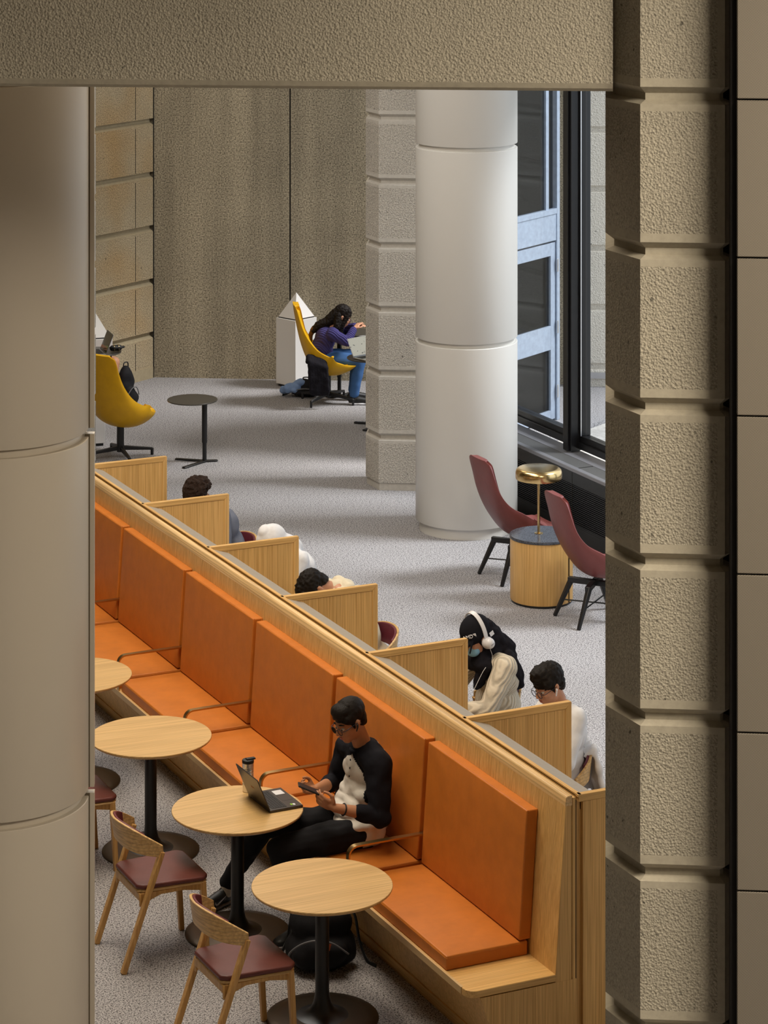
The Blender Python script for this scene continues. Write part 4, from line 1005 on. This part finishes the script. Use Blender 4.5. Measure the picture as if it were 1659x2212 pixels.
one('lid',lambda b:lathe(b,[(0,.075),(.036,.075),(.036,.080),(.03,.086),(0,.086)],24),plain('cup_lid',(.55,.52,.48),.4),cup,40)
# bags
def rucksack(label,loc,rz,sz,mat,extra=None,tilt=0):
    t=thing('backpack',label,'backpack',loc,rz); w,d,h=sz
    b=Blob(); b.ball((0,0,h*.30),(w*.5,d*.52,h*.32)); b.cap((-w*.28,0,h*.22),(w*.28,0,h*.22),h*.2,h*.2); b.ball((0,0,h*.62),(w*.42,d*.42,h*.36)); b.ball((0,-d*.36,h*.30),(w*.38,d*.26,h*.24)); b.build('bag_body',mat,t,.010,3,None,(.02,9))
    for s in (-1,1): one('strap',lambda m:tube(m,spline([(s*w*.2,d*.3,h*.85),(s*w*.42,d*.62,h*.6),(s*w*.5,d*.66,h*.2),(s*w*.62,d*.3,.012),(s*w*.75,.02*s,.010)],6),.013,8,False,.35),RUB,t,True)
    one('handle',lambda m:tube(m,spline([(-.04,0,h*.93),(-.03,.0,h*1.05),(.03,0,h*1.05),(.04,0,h*.93)],5),.007,8),RUB,t,True)
    one('zip_piping',lambda m:tube(m,spline([(-w*.42,-d*.40,h*.10),(-w*.40,-d*.52,h*.34),(-w*.15,-d*.62,h*.52),(w*.15,-d*.62,h*.52),(w*.40,-d*.52,h*.34)],6),.006,6),plain('grey_piping',(.12,.12,.13),.6),t,True)
    return t
BAG=cloth('black_nylon',(.012,.012,.014),.7,(200,.4,.002))
t=rucksack('black backpack under the nearest oak table','x',0,(.40,.28,.40),BAG) if False else rucksack('black backpack on the carpet under the nearest oak table',(6.37,14.36,0),R(-28),(.42,.28,.42),BAG)
one('orange_tag',lambda m:box(m,-.006,.006,-.002,.002,-.022,.022),plain('orange_tag',(.55,.10,.02),.6),t).matrix_local=Matrix.Translation((.06,-.165,.19))@Matrix.Rotation(R(15),4,'Y')
rucksack('slim black backpack standing beside the bare-kneed person',(*W(-2.86,30.25)[:2],0),R(30),(.26,.20,.50),BAG)
t=rucksack('black and denim-blue bag slumped by the white cabinet',(*W(-.88,30.98)[:2],0),A30,(.36,.22,.20),BAG)
b=Blob(); b.ball((-.16,-.06,.10),(.13,.09,.055)); b.cap((-.24,-.05,.07),(-.05,-.05,.16),.05,.045); b.build('denim_jacket',cloth('light_denim',(.20,.30,.52)),t,.009,3,None,(.03,14))
# garments over chairs
ct=thing('black_coat','black fleece coat draped over side of occupied yellow chair','coat',(12.50,28.0,0),R(-20))
b=Blob()
for k in range(7):
    x=-.215+.030*k; b.chain([(x-.02,-.17,.50),(x-.015,-.27,.565-.004*k),(x-.01,-.365,.53-.012*k),(x+.0,-.375,.36),(x+.012,-.36,.17)],[.028,.030,.028,.026,.022])
b.build('coat_cloth',SCARF,ct,.009,3,None,(.012,16))
jk=thing('white_jacket','white jacket hanging on the back of the chair nearest the viewer','jacket',(8.19,14.92,0),R(180))
b=Blob()
for k in range(10):
    t_=(-.62+1.02*k/9); a=band(t_,1,-.02); n_=band(t_,.5,-.055); b.chain([band(t_,1,.03)-V((0,0,.02)),a+V((0,0,.018)),n_,n_+V((-.015+.02*sin(k*2),0,-.16)),n_+V((-.02+.025*sin(k*2.3),0,-.30))],[.016,.018,.02,.02,.018])
b.build('jacket_cloth',WHT,jk,.009,3,None,(.02,12))
# ================================================================ CAMERA AND LIGHT
cam=bpy.data.cameras.new('camera'); co=bpy.data.objects.new('camera',cam); COL.objects.link(co)
co.location=(0,0,EYE); co.rotation_euler=(R(90),0,-YAW)
cam.sensor_fit='VERTICAL'; cam.sensor_height=32; cam.lens=32*5900/2212; cam.shift_y=-(1106+415)/2212; cam.clip_start=.5; cam.clip_end=200
sc.camera=co
w=bpy.data.worlds.new('sky'); sc.world=w; w.use_nodes=True
bg=w.node_tree.nodes['Background']; bg.inputs['Color'].default_value=(.88,.94,1,1); bg.inputs['Strength'].default_value=1.6
sun=bpy.data.lights.new('daylight','SUN'); sun.energy=4.8; sun.angle=R(19); sun.color=(1,.985,.965)
so=bpy.data.objects.new('daylight',sun); COL.objects.link(so)
el=R(50); az=R(150); dv=V((cos(az)*cos(el),sin(az)*cos(el),-sin(el)))
so.rotation_euler=dv.to_track_quat('-Z','Y').to_euler()
def lamp(n,loc,size,power,col,sy=None):
    l=bpy.data.lights.new(n,'AREA'); l.energy=power; l.size=size; l.color=col
    if sy: l.shape='RECTANGLE'; l.size_y=sy
    o=bpy.data.objects.new(n,l); COL.objects.link(o); o.location=loc; return o
WARM=(1,.86,.68)
lamp('ceiling_light',(5.2,15.5,7.5),2.5,460,WARM,6)
lamp('ceiling_light',(7.5,21,7.5),3,260,(1,.95,.88),5)
lamp('ceiling_light',(11.0,27.3,7.5),1.5,60,WARM,2)
lamp('ceiling_light',(6.8,4.8,7.5),2.5,880,(1,.89,.74),3)
sc.view_settings.view_transform='Standard'; sc.view_settings.look='None'; sc.view_settings.gamma=1; sc.view_settings.use_curve_mapping=False
sc.view_settings.exposure=0.0
